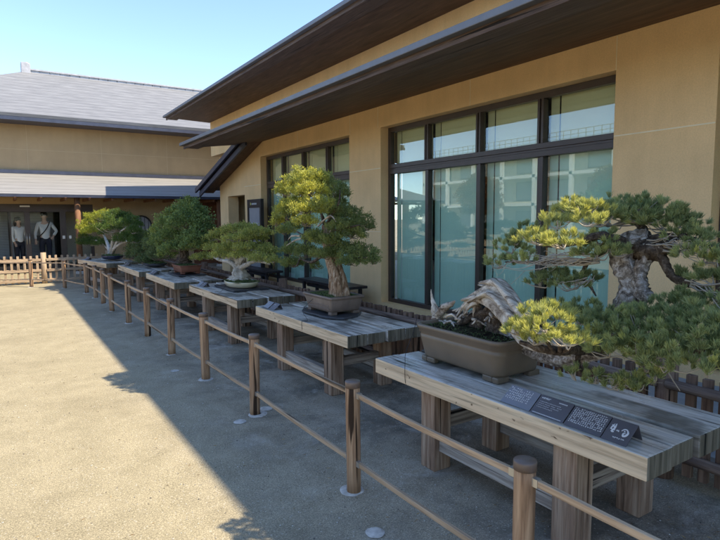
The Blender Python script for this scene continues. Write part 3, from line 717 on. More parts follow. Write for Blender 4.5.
# ================================================================== picket fence behind the tables
FX = 3.36
bf = thing('picket_fence', 'low dark brown picket fence with thick rail running behind the display tables', 'fence', (FX, 7, 0))
def bpart(mb, name, mat, bevel=0):
    o = mb.build(name, mat, None, bevel); o.parent = bf; o.location = (-FX, -7, 0); return o
py_ = [-1.9+1.82*i for i in range(10)]+[15.75]
py_ = [y-.01 for y in py_]
for i, y in enumerate(py_):
    bpart(MB().tube([(FX, y, 0), (FX, y, .35), (FX, y, .74)], .062, 12, rough=.02, seed=i), 'post', MT['picket'])
    if i < len(py_)-1:
        y2 = py_[i+1]; L = y2-y; n = int((L-.16)/.092); m = MB()
        for k in range(n):
            c = y+.10+(L-.2)*(k+.5)/n; hh = .665+random.uniform(-.008, .008); m.box((FX-.018, c-.026, .05), (FX+.018, c+.026, hh))
        bpart(m, 'picket_row', MT['picket'], .003)
        for z in (.592, .17):
            pp = [(FX-.050, y+.03+(L-.06)*k/8, z+random.uniform(-.006, .006)) for k in range(9)]
            bpart(MB().tube(pp, .040, 8, rough=.10, rs=9, seed=i+z, flat=.8), 'rail', MT['picketrail'])
# pale fence across the end
ff = thing('lattice_fence', 'pale sunlit wooden picket fence with three rails across the front of the entrance building', 'fence', (0, 15.93, 0))
def fpart(mb, name, mat, bevel=0):
    o = mb.build(name, mat, None, bevel); o.parent = ff; o.location = (0, -15.93, 0); return o
fpx = [-5.2, -3.7, -2.2, -.65, .86, 2.36, 3.3]
for i, x in enumerate(fpx):
    fpart(MB().tube([(x, 15.93, 0), (x, 15.93, .4), (x, 15.93, .78)], .065, 12), 'post', MT['farpicket'])
    if i < len(fpx)-1:
        x2 = fpx[i+1]; L = x2-x; n = int((L-.14)/.125); m = MB()
        for k in range(n):
            c = x+.07+(L-.14)*(k+.5)/n; m.box((c-.026, 15.90, .03), (c+.026, 15.93, .705+random.uniform(-.006, .006)))
        fpart(m, 'picket_row', MT['farpicket'], .003)
        m = MB()
        for z in (.60, .335, .085): m.box((x+.06, 15.932, z-.035), (x2-.06, 15.965, z+.035)); m.box((x+.06, 15.868, z-.03), (x2-.06, 15.898, z+.03))
        fpart(m, 'rail', MT['farrail'], .003)

# ================================================================== label cards on the tables
def text_rows(rows, cw, rh, y0, x0, seed, thick=.0012, jit=.35):
    """small white characters as clusters of strokes, on a sheet lying in local x (up the card) / y (along)"""
    random.seed(seed); m = MB()
    for r, (n, size) in enumerate(rows):
        if n:
            for k in range(n):
                if random.random() < .08: continue
                cy = y0-k*cw; cx = x0-r*rh
                for q in range(3):
                    if random.random() < .5: a, b = size*random.uniform(.5, .9), size*.16
                    else: a, b = size*.16, size*random.uniform(.5, .95)
                    oy = random.uniform(-.25, .25)*size; ox = random.uniform(-.3, .3)*size
                    m.box((cx+ox-b/2, cy+oy-a/2, .0004+q*.0003), (cx+ox+b/2, cy+oy+a/2, thick+q*.0003))
    return m
def card(loc, rz, wid, dep, label, mat, kind, group='label cards on the nearest table'):
    """folded tent card: writing face slopes up away from the front"""
    t = thing('label_card', label, 'label card', loc, rz, group)
    ang = math.radians(38); hh = math.sin(ang)*dep; bx = math.cos(ang)*dep; th = .003
    m = MB(); m.prism([(0, 0), (bx, hh), (bx+.002, hh-th*.3), (th*1.1, 0)], 1, -wid/2, wid/2); f = m.build('front_panel', mat, t)
    m = MB(); m.prism([(bx+.0025, hh), (bx+.0025+bx*.35, 0), (bx+.0025+bx*.35-.003, 0), (bx+.0025, hh-.008)], 1, -wid/2, wid/2); m.build('back_panel', MT['card'], t)
    tx = None
    if kind == 'grid': tx = text_rows([(12, .0105)]*6, .0122, .0135, wid/2-.014, dep-.014, 5)
    if kind == 'english':
        tx = text_rows([(9, .011), (0, 0), (26, .0045), (26, .0045), (24, .0045), (18, .0045), (0, 0)], .0052, .0115, wid/2-.016, dep-.016, 8)
        random.seed(2)
        for k in range(30): y = wid/2-.012-k*.0056; tx.box((.006, y-.0036, .0004), (.0105, y, .0012))
        for k in range(7): y = -.02-k*.007; tx.box((dep-.021, y-.0045, .0004), (dep-.0155, y, .0012))
    if kind == 'dense': tx = text_rows([(17, .0088)]*9, .0102, .0098, wid/2-.014, dep-.012, 11)
    if kind == 'title':
        tx = MB()
        def br(pts, r): 
            pp, rr = smooth_path([(dep*a, wid*b, .0012) for a, b in pts], r, 4); tx.tube(pp, rr, 6, flat=.25)
        br([(.78, .30), (.62, .34), (.50, .36)], [.001, .004, .002]); br([(.70, .38), (.66, .28), (.60, .20)], [.002, .0045, .002])
        br([(.80, .24), (.60, .23), (.44, .27)], [.002, .005, .003]); br([(.56, .36), (.50, .27), (.52, .17)], [.002, .004, .002]); br([(.44, .31), (.42, .24), (.43, .18)], [.002, .0045, .002])
        br([(.55, .11), (.50, .09)], [.003, .003]); br([(.56, .05), (.50, .035), (.52, .02)], [.002, .003, .002])
        br([(.56, -.06), (.66, -.13), (.66, -.24), (.54, -.32), (.42, -.28), (.38, -.20), (.48, -.17), (.52, -.24)], [.002, .003, .003, .005, .006, .005, .004, .002])
        br([(.60, -.15), (.56, -.20)], [.003, .003])
        t2 = text_rows([(6, .0085)], .0092, .01, wid*.10, dep*.22, 4); tx.add(t2.v, t2.f)
    if kind == 'plain': tx = text_rows([(5, .010), (8, .005)], .011, .02, wid/2-.02, dep-.03, 3)
    # lay the writing on the sloping face
    n = Vector((-math.sin(ang), 0, math.cos(ang)))
    tx.v = [(math.cos(ang)*x - math.sin(ang)*z, y, math.sin(ang)*x + math.cos(ang)*z) for x, y, z in tx.v]
    tx.build('lettering', MT['ink'], f)
    return t
zt = .6225
card((2.185, 1.895, zt), 0, .190, .118, 'slate grey card with a grid of faint characters, nearest the brown pot', MT['card_grey'], 'grid')
card((2.183, 1.697, zt), 0, .192, .118, 'charcoal card with a short heading and lines of small print', MT['card'], 'english')
card((2.180, 1.498, zt), 0, .190, .118, 'dark card filled with dense rows of white characters', MT['card'], 'dense')
card((2.178, 1.338, zt), 0, .118, .118, 'small charcoal card with large brush lettering beside the table corner', MT['card'], 'title')
for i, (x, y, nm) in enumerate(((2.40, 5.60, 'juniper'), (2.38, 8.02, 'pale trunked bonsai'), (2.22, 10.35, 'dense green bonsai'), (2.17, 12.55, 'low mounded bonsai'), (1.70, 14.95, 'farthest bonsai'))):
    rz = .19 if i == 4 else 0
    card((x, y, zt), rz, .13, .095, 'pair of small grey cards, left one, on the table of the '+nm, MT['card_grey'], 'plain', 'small label cards on the farther tables')
    card((x+.005, y-.15, zt), rz, .13, .095, 'pair of small dark cards, right one, on the table of the '+nm, MT['card'], 'plain', 'small label cards on the farther tables')

# ================================================================== pots
def rrect(hx, hy, r, n=7):
    pts = []
    for cx, cy, a0 in ((hx-r, hy-r, 0), (-hx+r, hy-r, 90), (-hx+r, -hy+r, 180), (hx-r, -hy+r, 270)):
        for k in range(n): a = math.radians(a0+90*k/(n-1)); pts.append((cx+r*math.cos(a), cy+r*math.sin(a)))
    return pts
def loft(mb, levels, mi=0, n=7, close_bottom=True):
    """levels: (hx, hy, r, z)"""
    rings = [[(x, y, z) for x, y in rrect(hx, hy, r, n)] for hx, hy, r, z in levels]; N = len(rings[0])
    vs = [p for rg in rings for p in rg]; fs = [(i*N+k, i*N+(k+1) % N, (i+1)*N+(k+1) % N, (i+1)*N+k) for i in range(len(rings)-1) for k in range(N)]
    if close_bottom: fs.append(tuple(range(N))[::-1])
    mb.add(vs, fs, mi, True)
    return mb
def soil(parent, hx, hy, r, z, mat, hump=.02, seed=0, rocks=0):
    m = MB(); rings = 7; N = None; vs = []
    for i in range(rings):
        s = 1-i/(rings-.5)
        pr = rrect(hx*s, hy*s, r*s, 7); N = len(pr)
        for x, y in pr: vs.append((x, y, z+hump*(1-s*s)+.012*noise.noise(Vector((x*18+seed, y*18, 0)))*(1 if i else 0)))
    fs = [(i*N+k, i*N+(k+1) % N, (i+1)*N+(k+1) % N, (i+1)*N+k) for i in range(rings-1) for k in range(N)]+[tuple((rings-1)*N+k for k in range(N))]
    m.add(vs, fs, 0, True); o = m.build('soil', mat, parent)
    rng = np.random.default_rng(seed); n = int(hx*hy*(7000 if mat is MT['soil'] else 26000)); p = np.stack([rng.uniform(-hx*.93, hx*.93, n), rng.uniform(-hy*.93, hy*.93, n), np.full(n, z+hump*.3)], 1)
    p[:, 2] += hump*.7*(1-np.maximum(abs(p[:, 0]/hx), abs(p[:, 1]/hy)))
    ax = np.tile([0, 0, 1.0], (n, 1)); b = blades('moss', p, ax, MT['f_dull'], parent, K=4, L=.010, W=.006, spread=1.2, rng=rng, tone=rng.uniform(0, .25 if mat is MT['soil'] else .5, n))
    for k in range(rocks):
        x, y = rng.uniform(-hx*.8, hx*.8), rng.uniform(-hy*.8, hy*.8); s = rng.uniform(.012, .03); m = MB(); ellip(m, (x, y, z+.012), (s, s*.8, s*.6), 8, 6)
        m.v = [tuple(Vector(v)+Vector(v).normalized()*0+noise.noise_vector(Vector(v)*40)*.006) for v in m.v]; m.build('stone', MT['stone'], parent)
    return o

# ---------------- nearest tree: big windswept white pine
def W(px, py, x): return at_x(px, py, x)
pine = thing('pine_bonsai', 'big windswept white pine with bleached deadwood in a large brown pot, nearest the camera', 'bonsai', (2.58, 2.55, .62))
def tpart(root, mb, name, mat, bevel=0, parent=None):
    o = mb.build(name, mat, None, bevel); o.parent = parent or root
    if parent is None: o.location = (-root.location.x, -root.location.y, -root.location.z)
    return o
m = MB()
loft(m, [(.185, .345, .06, .035), (.19, .352, .065, .05), (.212, .378, .075, .165), (.214, .381, .075, .185), (.209, .375, .072, .19), (.211, .378, .072, .20), (.221, .388, .078, .207), (.222, .389, .078, .228),
         (.231, .398, .08, .233), (.232, .400, .08, .255), (.226, .394, .076, .260), (.208, .376, .068, .258), (.206, .374, .066, .235)], close_bottom=True)
pot = m.build('pot', MT['potbrown'], pine)
for sx in (-1, 1):
    for sy in (-1, 1):
        x0, x1 = sorted((sx*.188, sx*.09)); y0, y1 = sorted((sy*.35, sy*.30)); m = MB(); m.box((x0, y0, 0), (x1, y1, .036)); m.build('foot', MT['potbrown'], pot, .008)
        x0, x1 = sorted((sx*.186, sx*.14)); y0, y1 = sorted((sy*.299, sy*.22)); m = MB(); m.box((x0, y0, 0), (x1, y1, .036)); m.build('foot', MT['potbrown'], pot, .008)
soil(pine, .205, .372, .066, .232, MT['soil'], .03, 1, 3)
random.seed(21)
def limb(mb, pts, rad, seg=12, rough=.18, rs=9, groove=0, gn=5, seed=0, sub=7, flat=1.0):
    pp, rr = smooth_path(pts, rad, sub); mb.tube(pp, rr, seg, rough=rough, rs=rs, groove=groove, gn=gn, seed=seed, flat=flat)
# slab of bleached deadwood slanting down towards the viewer
UP = [(463, 301, 2.56), (470, 293, 2.55), (479, 286, 2.54), (489, 279, 2.52), (500, 278, 2.49), (511, 289, 2.44), (521, 303, 2.38), (534, 321, 2.30), (548, 338, 2.24), (572, 346, 2.34)]
DN = [(461, 310, 2.56), (468, 309, 2.55), (477, 304, 2.53), (484, 305, 2.50), (491, 310, 2.46), (499, 319, 2.42), (510, 333, 2.36), (522, 346, 2.28), (540, 353, 2.24), (570, 356, 2.34)]
def slab(up, dn, thick, sub=7, seg=44):
    U, _ = smooth_path([W(*p) for p in up], [0]*len(up), sub); D, _ = smooth_path([W(*p) for p in dn], [0]*len(dn), sub); n = len(U); vs = []
    for i in range(n):
        c = (U[i]+D[i])/2; h = (U[i]-D[i])/2; ax = (U[min(i+1, n-1)]-U[max(i-1, 0)]).normalized(); t = h.normalized().cross(ax).normalized()
        th = thick*(.55+.45*math.sin(PI*min(1, (i+2)/(n*.6))))
        for k in range(seg):
            a = 2*PI*k/seg; g = 1+.085*noise.noise(Vector((k*1.7, i*.03, 3)))*2+.10*noise.noise(Vector((math.cos(a)*1.6, math.sin(a)*1.6, i*.12)))
            jag = ax*(.030*noise.noise(Vector((k*.9, 9, 1)))*max(0, 1-i/10)) if i < 10 else Vector()
            vs.append(c+h*math.cos(a)*g+t*(math.sin(a)*th*g)+jag)
    fs = [(i*seg+k, i*seg+(k+1) % seg, (i+1)*seg+(k+1) % seg, (i+1)*seg+k) for i in range(n-1) for k in range(seg)]+[tuple(range(seg))[::-1]]
    return MB().add(vs, fs, 0, True)
mm = MB(); lerp3 = lambda a, b, f: tuple(a[i]*(1-f)+b[i]*f for i in range(3))
rs_ = random.Random(12)
for f0, f1, st, ext, dx in ((-.02, .30, 3, 0, 0), (.20, .50, 2, -5, .02), (.42, .72, 1, 3, -.015), (.66, 1.0, 0, 0, .01), (.10, .34, 4, 5, -.035), (.50, .70, 2, -4, -.04), (.30, .48, 3, 6, .03)):
    up = [lerp3(UP[i], DN[i], max(0, f0)) for i in range(st, 10)]; dn = [lerp3(UP[i], DN[i], f1) for i in range(st, 10)]
    up[0] = (up[0][0]-6-rs_.random()*4, up[0][1]+2-ext, up[0][2]+dx); dn[0] = (up[0][0]+1, up[0][1]+2.5, up[0][2])
    up = [(a_, b_+rs_.uniform(-.8, .8), c_+dx) for a_, b_, c_ in up]; dn = [(a_, b_+rs_.uniform(-.8, .8), c_+dx) for a_, b_, c_ in dn]
    q = slab(up, dn, .034, 6, 30); mm.add(q.v, q.f, 0, True)
tpart(pine, mm, 'deadwood', MT['dead'])
for k in range(9):
    a = W(472+random.uniform(-4, 8), 300+random.uniform(-3, 4), 2.53); e = W(460+random.uniform(-5, 14), 312+random.uniform(-4, 8), 2.55+random.uniform(-.05, .03))
    tpart(pine, (lambda mm: (limb(mm, [a, a.lerp(e, .5)+Vector((0, .01, .012)), e], [.016, .012, .003], 9, .25, 6, .2, 4, k*1.0), mm)[1])(MB()), 'splinter', MT['dead'])
for k in range(7):
    a = W(random.uniform(455, 500), random.uniform(318, 326), 2.58); c = W(random.uniform(470, 505), random.uniform(298, 312), 2.56); mid = a.lerp(c, .5)+Vector((0, random.uniform(-.03, .03), 0)); a.z = .85
    tpart(pine, (lambda mm: (limb(mm, [a, mid, c], [.030, .022, .018], 9, .3, 9), mm)[1])(MB()), 'old_root', MT['bark_dark'])
m = MB()
limb(m, [W(436, 318, 2.60), W(434, 306, 2.60), W(432, 298, 2.60), W(431, 289, 2.60)], [.03, .022, .010, .002], 10, .3, 9, .1)
limb(m, [W(438, 316, 2.60), W(444, 308, 2.58), W(450, 305, 2.57), W(455, 301, 2.57)], [.032, .03, .02, .006], 10, .35, 9, .1)
tpart(pine, m, 'jagged_stub', MT['dead']); m = MB()
for k in range(16):
    a = W(random.uniform(440, 500), random.uniform(316, 326), random.uniform(2.46, 2.62)); b = a+Vector((random.uniform(-.05, .05), random.uniform(-.09, .09), random.uniform(-.0, .03))); c = b+Vector((random.uniform(-.04, .04), random.uniform(-.06, .06), -.03))
    a.z = max(a.z, .86); limb(m, [a, b, c], [.009, .008, .004], 6, .2)
tpart(pine, m, 'exposed_roots', MT['dead'])
# live trunk: along the table, then up
m = MB()
limb(m, [W(500, 330, 2.62), W(545, 356, 2.60), W(590, 352, 2.60), W(618, 330, 2.58), W(630, 305, 2.56), W(632, 280, 2.56), W(624, 262, 2.56), W(630, 245, 2.58), W(650, 238, 2.6)], [.05, .045, .05, .062, .070, .058, .062, .06, .045], 26, .13, 6, .12, 5, 3.0, 8)
limb(m, [W(650, 300, 2.52), W(642, 290, 2.52), W(640, 272, 2.53), W(648, 255, 2.55)], [.035, .035, .03, .03], 12, .3, 10, .12, 3, 5.0)
tpart(pine, m, 'trunk', MT['bark_pine'])
m = MB()
limb(m, [W(640, 248, 2.56), W(652, 252, 2.55), W(668, 248, 2.56), W(676, 256, 2.58)], [.05, .048, .035, .01], 12, .3, 10)
limb(m, [W(655, 243, 2.56), W(664, 262, 2.54), W(674, 278, 2.54), W(690, 283, 2.54), W(712, 294, 2.55), W(735, 300, 2.56)], [.026, .022, .018, .018, .014, .01], 10, .25, 9)
limb(m, [W(640, 245, 2.56), W(610, 246, 2.52), W(588, 262, 2.48), W(560, 262, 2.46), W(530, 262, 2.44), W(505, 262, 2.43)], [.03, .022, .014, .012, .008, .004], 10, .25, 9)
limb(m, [W(630, 245, 2.56), W(600, 236, 2.38), W(570, 244, 2.22), W(545, 246, 2.14)], [.03, .02, .014, .006], 10, .25)
limb(m, [W(645, 240, 2.58), W(640, 225, 2.64), W(625, 215, 2.7)], [.03, .02, .01], 8, .25)
limb(m, [W(650, 240, 2.58), W(680, 236, 2.62), W(705, 245, 2.62), W(725, 255, 2.6)], [.026, .018, .010, .005], 8, .25)
limb(m, [W(588, 262, 2.48), W(582, 276, 2.48), W(590, 286, 2.48), W(596, 296, 2.46)], [.010, .012, .008, .003], 8, .3)
limb(m, [W(590, 352, 2.60), W(583, 340, 2.4), W(578, 365, 2.36), W(590, 378, 2.34), W(612, 384, 2.32)], [.03, .018, .013, .008, .004], 8, .25)
limb(m, [W(618, 335, 2.58), W(650, 345, 2.5), W(690, 350, 2.45), W(725, 352, 2.4)], [.03, .022, .016, .01], 8, .25)
limb(m, [W(600, 350, 2.56), W(576, 350, 2.3), W(548, 350, 1.92), W(520, 342, 1.86)], [.03, .024, .018, .008], 8, .25)
for q in ((530, 334), (545, 338), (560, 344), (572, 348)): limb(m, [W(560, 352, 2.10), W((q[0]+560)/2, 350, 1.93), W(*q, 1.84)], [.016, .011, .004], 8, .25)
tpart(pine, m, 'branches', MT['bark_dark'])
# bare dead twigs fanning under the crown
def spray(n, start, end, sj, ej, r0, name):
    m = MB()
    for k in range(n):
        a = W(start[0]+random.uniform(-sj, sj), start[1]+random.uniform(-sj, sj)*.5, start[2]+random.uniform(-.05, .05))
        q = random.random(); e = W(end[0]+(end[2]-end[0])*q+random.uniform(-ej, ej), end[1]+(end[3]-end[1])*q+random.uniform(-ej, ej), end[4]+random.uniform(-.12, .12))
        e = a.lerp(e, random.uniform(.5, 1.05)); L_ = (e-a).length
        jit = lambda f: Vector((random.uniform(-1, 1), random.uniform(-1, 1), random.uniform(-1.2, .6)))*L_*f
        p1 = a.lerp(e, .35)+jit(.09); p2 = a.lerp(e, .7)+jit(.08)
        limb(m, [a, p1, p2, e], [r0, r0*.75, r0*.5, r0*.25], 5, .15, sub=4)
        for f in range(2): b_ = p2.lerp(e, random.random()); limb(m, [b_, b_+jit(.12)+(e-a)*.12, b_+jit(.1)+(e-a)*.22], [r0*.4, r0*.3, r0*.15], 4, .1, sub=2)
    tpart(pine, m, name, MT['twig_pale'])
spray(26, (652, 244, 2.56), (668, 226, 726, 262, 2.52), 9, 8, .0042, 'bare_twigs')
spray(14, (690, 283, 2.54), (700, 290, 735, 300, 2.5), 6, 6, .004, 'bare_twigs')
spray(24, (590, 258, 2.44), (500, 262, 560, 258, 2.36), 10, 8, .0036, 'bare_twigs')
spray(10, (588, 280, 2.46), (548, 285, 585, 290, 2.42), 5, 5, .003, 'bare_twigs')
spray(12, (596, 378, 2.34), (570, 378, 650, 382, 2.26), 8, 5, .003, 'bare_twigs')
m = MB(); limb(m, [W(660, 352, 2.4), W(668, 372, 2.34), W(680, 391, 2.32)], [.005, .004, .0015], 5); tpart(pine, m, 'bare_twigs', MT['twig_pale'])
# foliage: px centre, width, height, plane x, tone range, yellow painted on sunlit pads
PINE = [(612, 214, 100, 34, 2.66, (.0, .35)), (572, 212, 44, 26, 2.56, (.35, .75)), (602, 218, 40, 24, 2.44, (.1, .5)), (640, 212, 76, 30, 2.60, (0, .3)), (668, 222, 72, 24, 2.66, (0, .3)),
        (688, 236, 54, 24, 2.62, (.05, .5)), (705, 254, 56, 26, 2.55, (.1, .6)), (722, 262, 40, 26, 2.5, (.1, .5)),
        (540, 238, 42, 20, 2.04, (.65, 1.0)), (564, 242, 44, 20, 2.02, (.65, 1.0)), (590, 220, 36, 18, 2.12, (.6, 1)), (556, 223, 38, 16, 2.14, (.4, .9)), (580, 208, 46, 16, 2.18, (.5, .95)),
        (597, 252, 50, 20, 2.38, (.1, .5)), (617, 250, 26, 20, 2.42, (.1, .4)), (600, 238, 36, 20, 2.42, (.2, .7)),
        (527, 232, 32, 18, 2.56, (0, .3)), (512, 248, 34, 16, 2.48, (.2, .7)), (500, 262, 30, 18, 2.42, (.1, .5)), (525, 258, 30, 14, 2.4, (.3, .8)), (517, 240, 24, 14, 2.5, (0, .4)),
        (541, 282, 30, 15, 2.46, (0, .3)), (572, 284, 36, 16, 2.44, (0, .25)), (556, 276, 40, 14, 2.5, (0, .25)), (588, 278, 26, 12, 2.46, (0, .3)),
        (690, 276, 30, 18, 2.6, (0, .25)), (712, 278, 46, 20, 2.5, (0, .3)),
        (520, 328, 38, 22, 1.83, (.6, 1)), (546, 324, 50, 26, 1.82, (.7, 1)), (566, 338, 44, 22, 1.83, (.6, 1)), (542, 312, 46, 18, 1.88, (.5, .95)), (556, 312, 30, 16, 1.98, (.3, .8)), (534, 340, 30, 14, 1.84, (.5, .9)),
        (580, 314, 60, 30, 2.40, (0, .3)), (600, 322, 52, 34, 2.28, (.0, .4)), (585, 334, 30, 26, 2.2, (.2, .7)), (618, 334, 56, 40, 2.24, (.05, .45)), (650, 322, 70, 40, 2.34, (0, .3)),
        (645, 344, 70, 44, 2.2, (.1, .55)), (610, 348, 56, 26, 2.18, (.2, .6)), (676, 314, 70, 34, 2.42, (0, .25)), (700, 324, 70, 46, 2.28, (0, .3)), (690, 346, 80, 44, 2.16, (0, .4)), (722, 334, 60, 60, 2.18, (.05, .4)),
        (668, 360, 56, 26, 2.14, (.1, .5)), (706, 366, 60, 22, 2.12, (.1, .55)), (690, 298, 50, 18, 2.5, (0, .2)), (735, 310, 50, 40, 2.4, (0, .3)),
        (576, 374, 26, 18, 2.26, (.1, .6)), (596, 378, 26, 16, 2.24, (.2, .6)), (614, 384, 24, 14, 2.24, (.2, .6)), (630, 380, 26, 20, 2.24, (.2, .6)), (640, 386, 20, 14, 2.22, (.2, .6)), (655, 376, 24, 16, 2.2, (.2, .6)), (648, 366, 22, 16, 2.2, (.1, .5))]
rootp = Vector((-pine.location.x, -pine.location.y, -pine.location.z))
def grow(root, specs, style, mat, twig, dens=1.0, s0=0, kz=.60, flat=.35, kw=1.0):
    for i, (px, py, wpx, hpx, xx, tn) in enumerate(specs):
        c = W(px, py+hpx*.15, xx); mp = mpp(c); rx = wpx*.5*mp*kw; rz = hpx*kz*mp
        pad(root, c-root.location, rx, rz, style, mat, tn, dens, s0+i, twig, flatb=flat)
grow(pine, PINE, 'pine', MT['f_pine'], MT['twig_pale'], 1.0, 0, .56, .35, .96)

# ---------------- juniper
jun = thing('juniper_bonsai', 'tall juniper with billowing crown and ribbed orange brown trunk in a grey brown pot', 'bonsai', (2.83, 4.86, .645))
def panel_pot(root, hx, hy, h, mat, flare=1.22):
    m = MB(); r = min(hx, hy)*.10; s = 1/flare
    loft(m, [(hx*s, hy*s, r, .03), (hx*s*1.02, hy*s*1.02, r, .045), (hx*.94, hy*.94, r, h*.80), (hx*.93, hy*.93, r, h*.84), (hx, hy, r, h*.88), (hx, hy, r, h*.98), (hx*.98, hy*.98, r, h), (hx*.88, hy*.88, r*.8, h), (hx*.88, hy*.88, r*.8, h*.88)], n=4)
    p = m.build('pot', mat, root)
    for sy, sx in ((-1, -1), (-1, 1), (1, -1), (1, 1)):
        m = MB(); x0, x1 = sorted((sx*hx*s, sx*(hx*s-hx*.35))); y0, y1 = sorted((sy*hy*s, sy*(hy*s-hy*.22))); m.box((x0, y0, 0), (x1, y1, .032)); m.build('foot', mat, p, .005)
    # ribs on the panels
    m = MB()
    for sx in (-1, 1):
        for q in (0, 1):
            z = .06+q*.03; hw = hy*.74; x = sx*(hx*s+(hx*.94-hx*s)*(z/h)+.004); m.box((min(x-.004, x+.004), -hw, z), (max(x-.004, x+.004), hw, z+.007))
    m.build('panel_rib', mat, p, .002)
    return p
panel_pot(jun, .20, .30, .185, MT['potgrey'])
soil(jun, .175, .262, .02, .163, MT['moss'], .035, 2, 2)
sl_ = MB(); rg = []
random.seed(4)
for k in range(26):
    a = 2*PI*k/26; rr = 1+.10*math.sin(3*a+1)+random.uniform(-.05, .05); rg.append((.27*rr*math.cos(a), .37*rr*math.sin(a)))
sl_.prism([p for p in rg], 2, 0, .022)
o = sl_.build('stone_slab', MT['slate'], None, .006); o.location = (2.83, 4.86, .6225); tag(o, 'irregular dark slate slab under the grey brown pot of the juniper', 'stone slab')
m = MB()
J = 2.83
for k, (dx, dy, ds) in enumerate(((0, 0, 0), (-.03, .05, 1), (.03, -.05, 2), (-.04, -.03, 3), (.035, .04, 4))):
    b = [W(341, 295, J), W(337, 274, J), W(330, 256, J), W(326, 240, J-.02), W(325, 225, J-.03)]
    o_f = [1.0, .75, .6, .5, .4]
    pts = [p+Vector((dx*f, dy*f+.02*math.sin(i*1.4+ds), -.02*(i == 0))) for i, (p, f) in enumerate(zip(b, o_f))]
    limb(m, pts, [.085, .055, .048, .04, .026] if k == 0 else [.06, .038, .032, .026, .012], 16, .16, 6, .16, 5, ds, 8)
tpart(jun, m, 'trunk', MT['bark_jun'])
m = MB()
for a, b, c, r in (((326, 240), (310, 238), (290, 228), .018), ((328, 250), (312, 262), (300, 258), .022), ((326, 232), (345, 228), (360, 225), .018), ((330, 255), (348, 258), (366, 258), .018), ((325, 226), (318, 205), (305, 185), .02), ((325, 226), (338, 205), (340, 190), .016), ((300, 258), (296, 266), (288, 262), .012)):
    limb(m, [W(*a, J), W(*b, J-.05), W(*c, J-.02)], [r, r*.7, r*.3], 8, .25)
tpart(jun, m, 'branches', MT['bark_dark'])
m = MB()
for a, b, c in (((312, 236), (296, 240), (286, 246)), ((318, 226), (330, 216), (336, 222)), ((322, 240), (330, 232), (332, 226)), ((300, 236), (292, 236), (288, 240))):
    limb(m, [W(*a, J-.12), W(*b, J-.14), W(*c, J-.15)], [.012, .009, .003], 7, .25)
tpart(jun, m, 'deadwood', MT['dead'])
JP = [(307, 178, 46, 20, 2.40, (.5, .9)), (288, 190, 26, 18, 2.30, (.5, .95)), (322, 182, 30, 20, 2.52, (.2, .6)), (336, 192, 30, 22, 2.90, (0, .3)), (310, 190, 40, 18, 2.34, (.6, 1)), (294, 203, 30, 16, 2.26, (.5, .9)), (318, 203, 32, 15, 2.34, (.4, .9)),  # high tones tint the sunlit top and left pads yellow
      (286, 214, 22, 16, 2.22, (.4, .9)), (276, 221, 16, 15, 2.16, (.6, 1.0)), (284, 230, 20, 11, 2.45, (.2, .6)), (306, 209, 36, 14, 2.26, (.6, 1)), (304, 221, 26, 13, 2.22, (.6, 1)), (293, 226, 20, 11, 2.6, (.1, .5)), (280, 210, 14, 10, 2.5, (.3, .7)),
      (330, 209, 30, 16, 2.78, (.1, .5)), (346, 214, 32, 18, 2.90, (0, .3)), (360, 224, 30, 20, 2.96, (0, .25)), (342, 226, 32, 15, 2.78, (.05, .35)), (352, 234, 32, 12, 2.84, (0, .3)), (338, 201, 20, 13, 2.92, (0, .3)),
      (315, 237, 26, 16, 2.62, (.15, .5)), (330, 241, 26, 14, 2.68, (.1, .4)), (324, 254, 34, 12, 2.66, (.05, .35)), (342, 248, 26, 13, 2.78, (0, .3)), (358, 252, 34, 17, 2.86, (0, .25)), (372, 259, 20, 15, 2.90, (0, .25)), (352, 261, 28, 11, 2.76, (.05, .3)),
      (292, 250, 24, 13, 2.84, (0, .25)), (305, 252, 22, 16, 2.86, (0, .25)), (292, 263, 24, 11, 2.82, (0, .25)), (316, 266, 11, 8, 2.86, (0, .2))]
grow(jun, JP, 'juniper', MT['f_jun'], MT['twig'], 1.1, 100, .58, .5, .95)

# ---------------- pale trunked tree in cream oval pot
ptr = thing('pale_bonsai', 'spreading bonsai with flared pale trunk and flat yellow green pads in a cream oval pot', 'bonsai', (2.82, 7.42, .65))
def oval_pot(root, rx, ry, h, mat, lip=.01):
    m = MB(); m.lathe([(.001, .0), (.86, .0), (.90, .012), (.97, h*.45), (1.0, h*.8), (1.0, h), (.95, h), (.93, h*.8), (.001, h*.8)], 48); 
    m.v = [(x*rx, y*ry, z) for x, y, z in m.v]; return m.build('pot', mat, root)
oval_pot(ptr, .22, .34, .075, MT['potcream'])
soil(ptr, .19, .30, .12, .066, MT['moss'], .03, 3, 5)
MB().box((-.26, -.40, 0), (.26, .40, .02)).build('stand_board', MT['slate'], None, .004)
sb = bpy.data.objects['stand_board']; sb.location = (2.82, 7.42, .6225); tag(sb, 'thin dark board under the cream oval pot', 'stand board')
m = MB(); B = 2.82
limb(m, [W(240, 279, B), W(240, 274, B), W(239, 268, B), W(240, 262, B), W(244, 257, B)], [.16, .11, .075, .055, .03], 24, .22, 7, .10, 7, 1.5)
limb(m, [W(238, 268, B), W(230, 262, B-.03), W(220, 260, B-.05), (W(212, 256, B-.05))], [.05, .032, .024, .016], 10, .25)
limb(m, [W(241, 268, B), W(250, 263, B-.03), W(258, 261, B-.05), W(270, 264, B-.05)], [.045, .028, .02, .012], 10, .25)
limb(m, [W(238, 264, B), W(236, 256, B), W(238, 248, B), W(241, 236, B)], [.04, .026, .02, .012], 10, .25)
limb(m, [W(214, 258, B-.05), W(216, 250, B-.03), W(212, 246, B-.03), W(206, 244, B)], [.018, .016, .012, .006], 8, .25)
limb(m, [W(244, 258, B), W(244, 245, B+.04), W(247, 238, B+.06)], [.024, .018, .01], 8, .25)
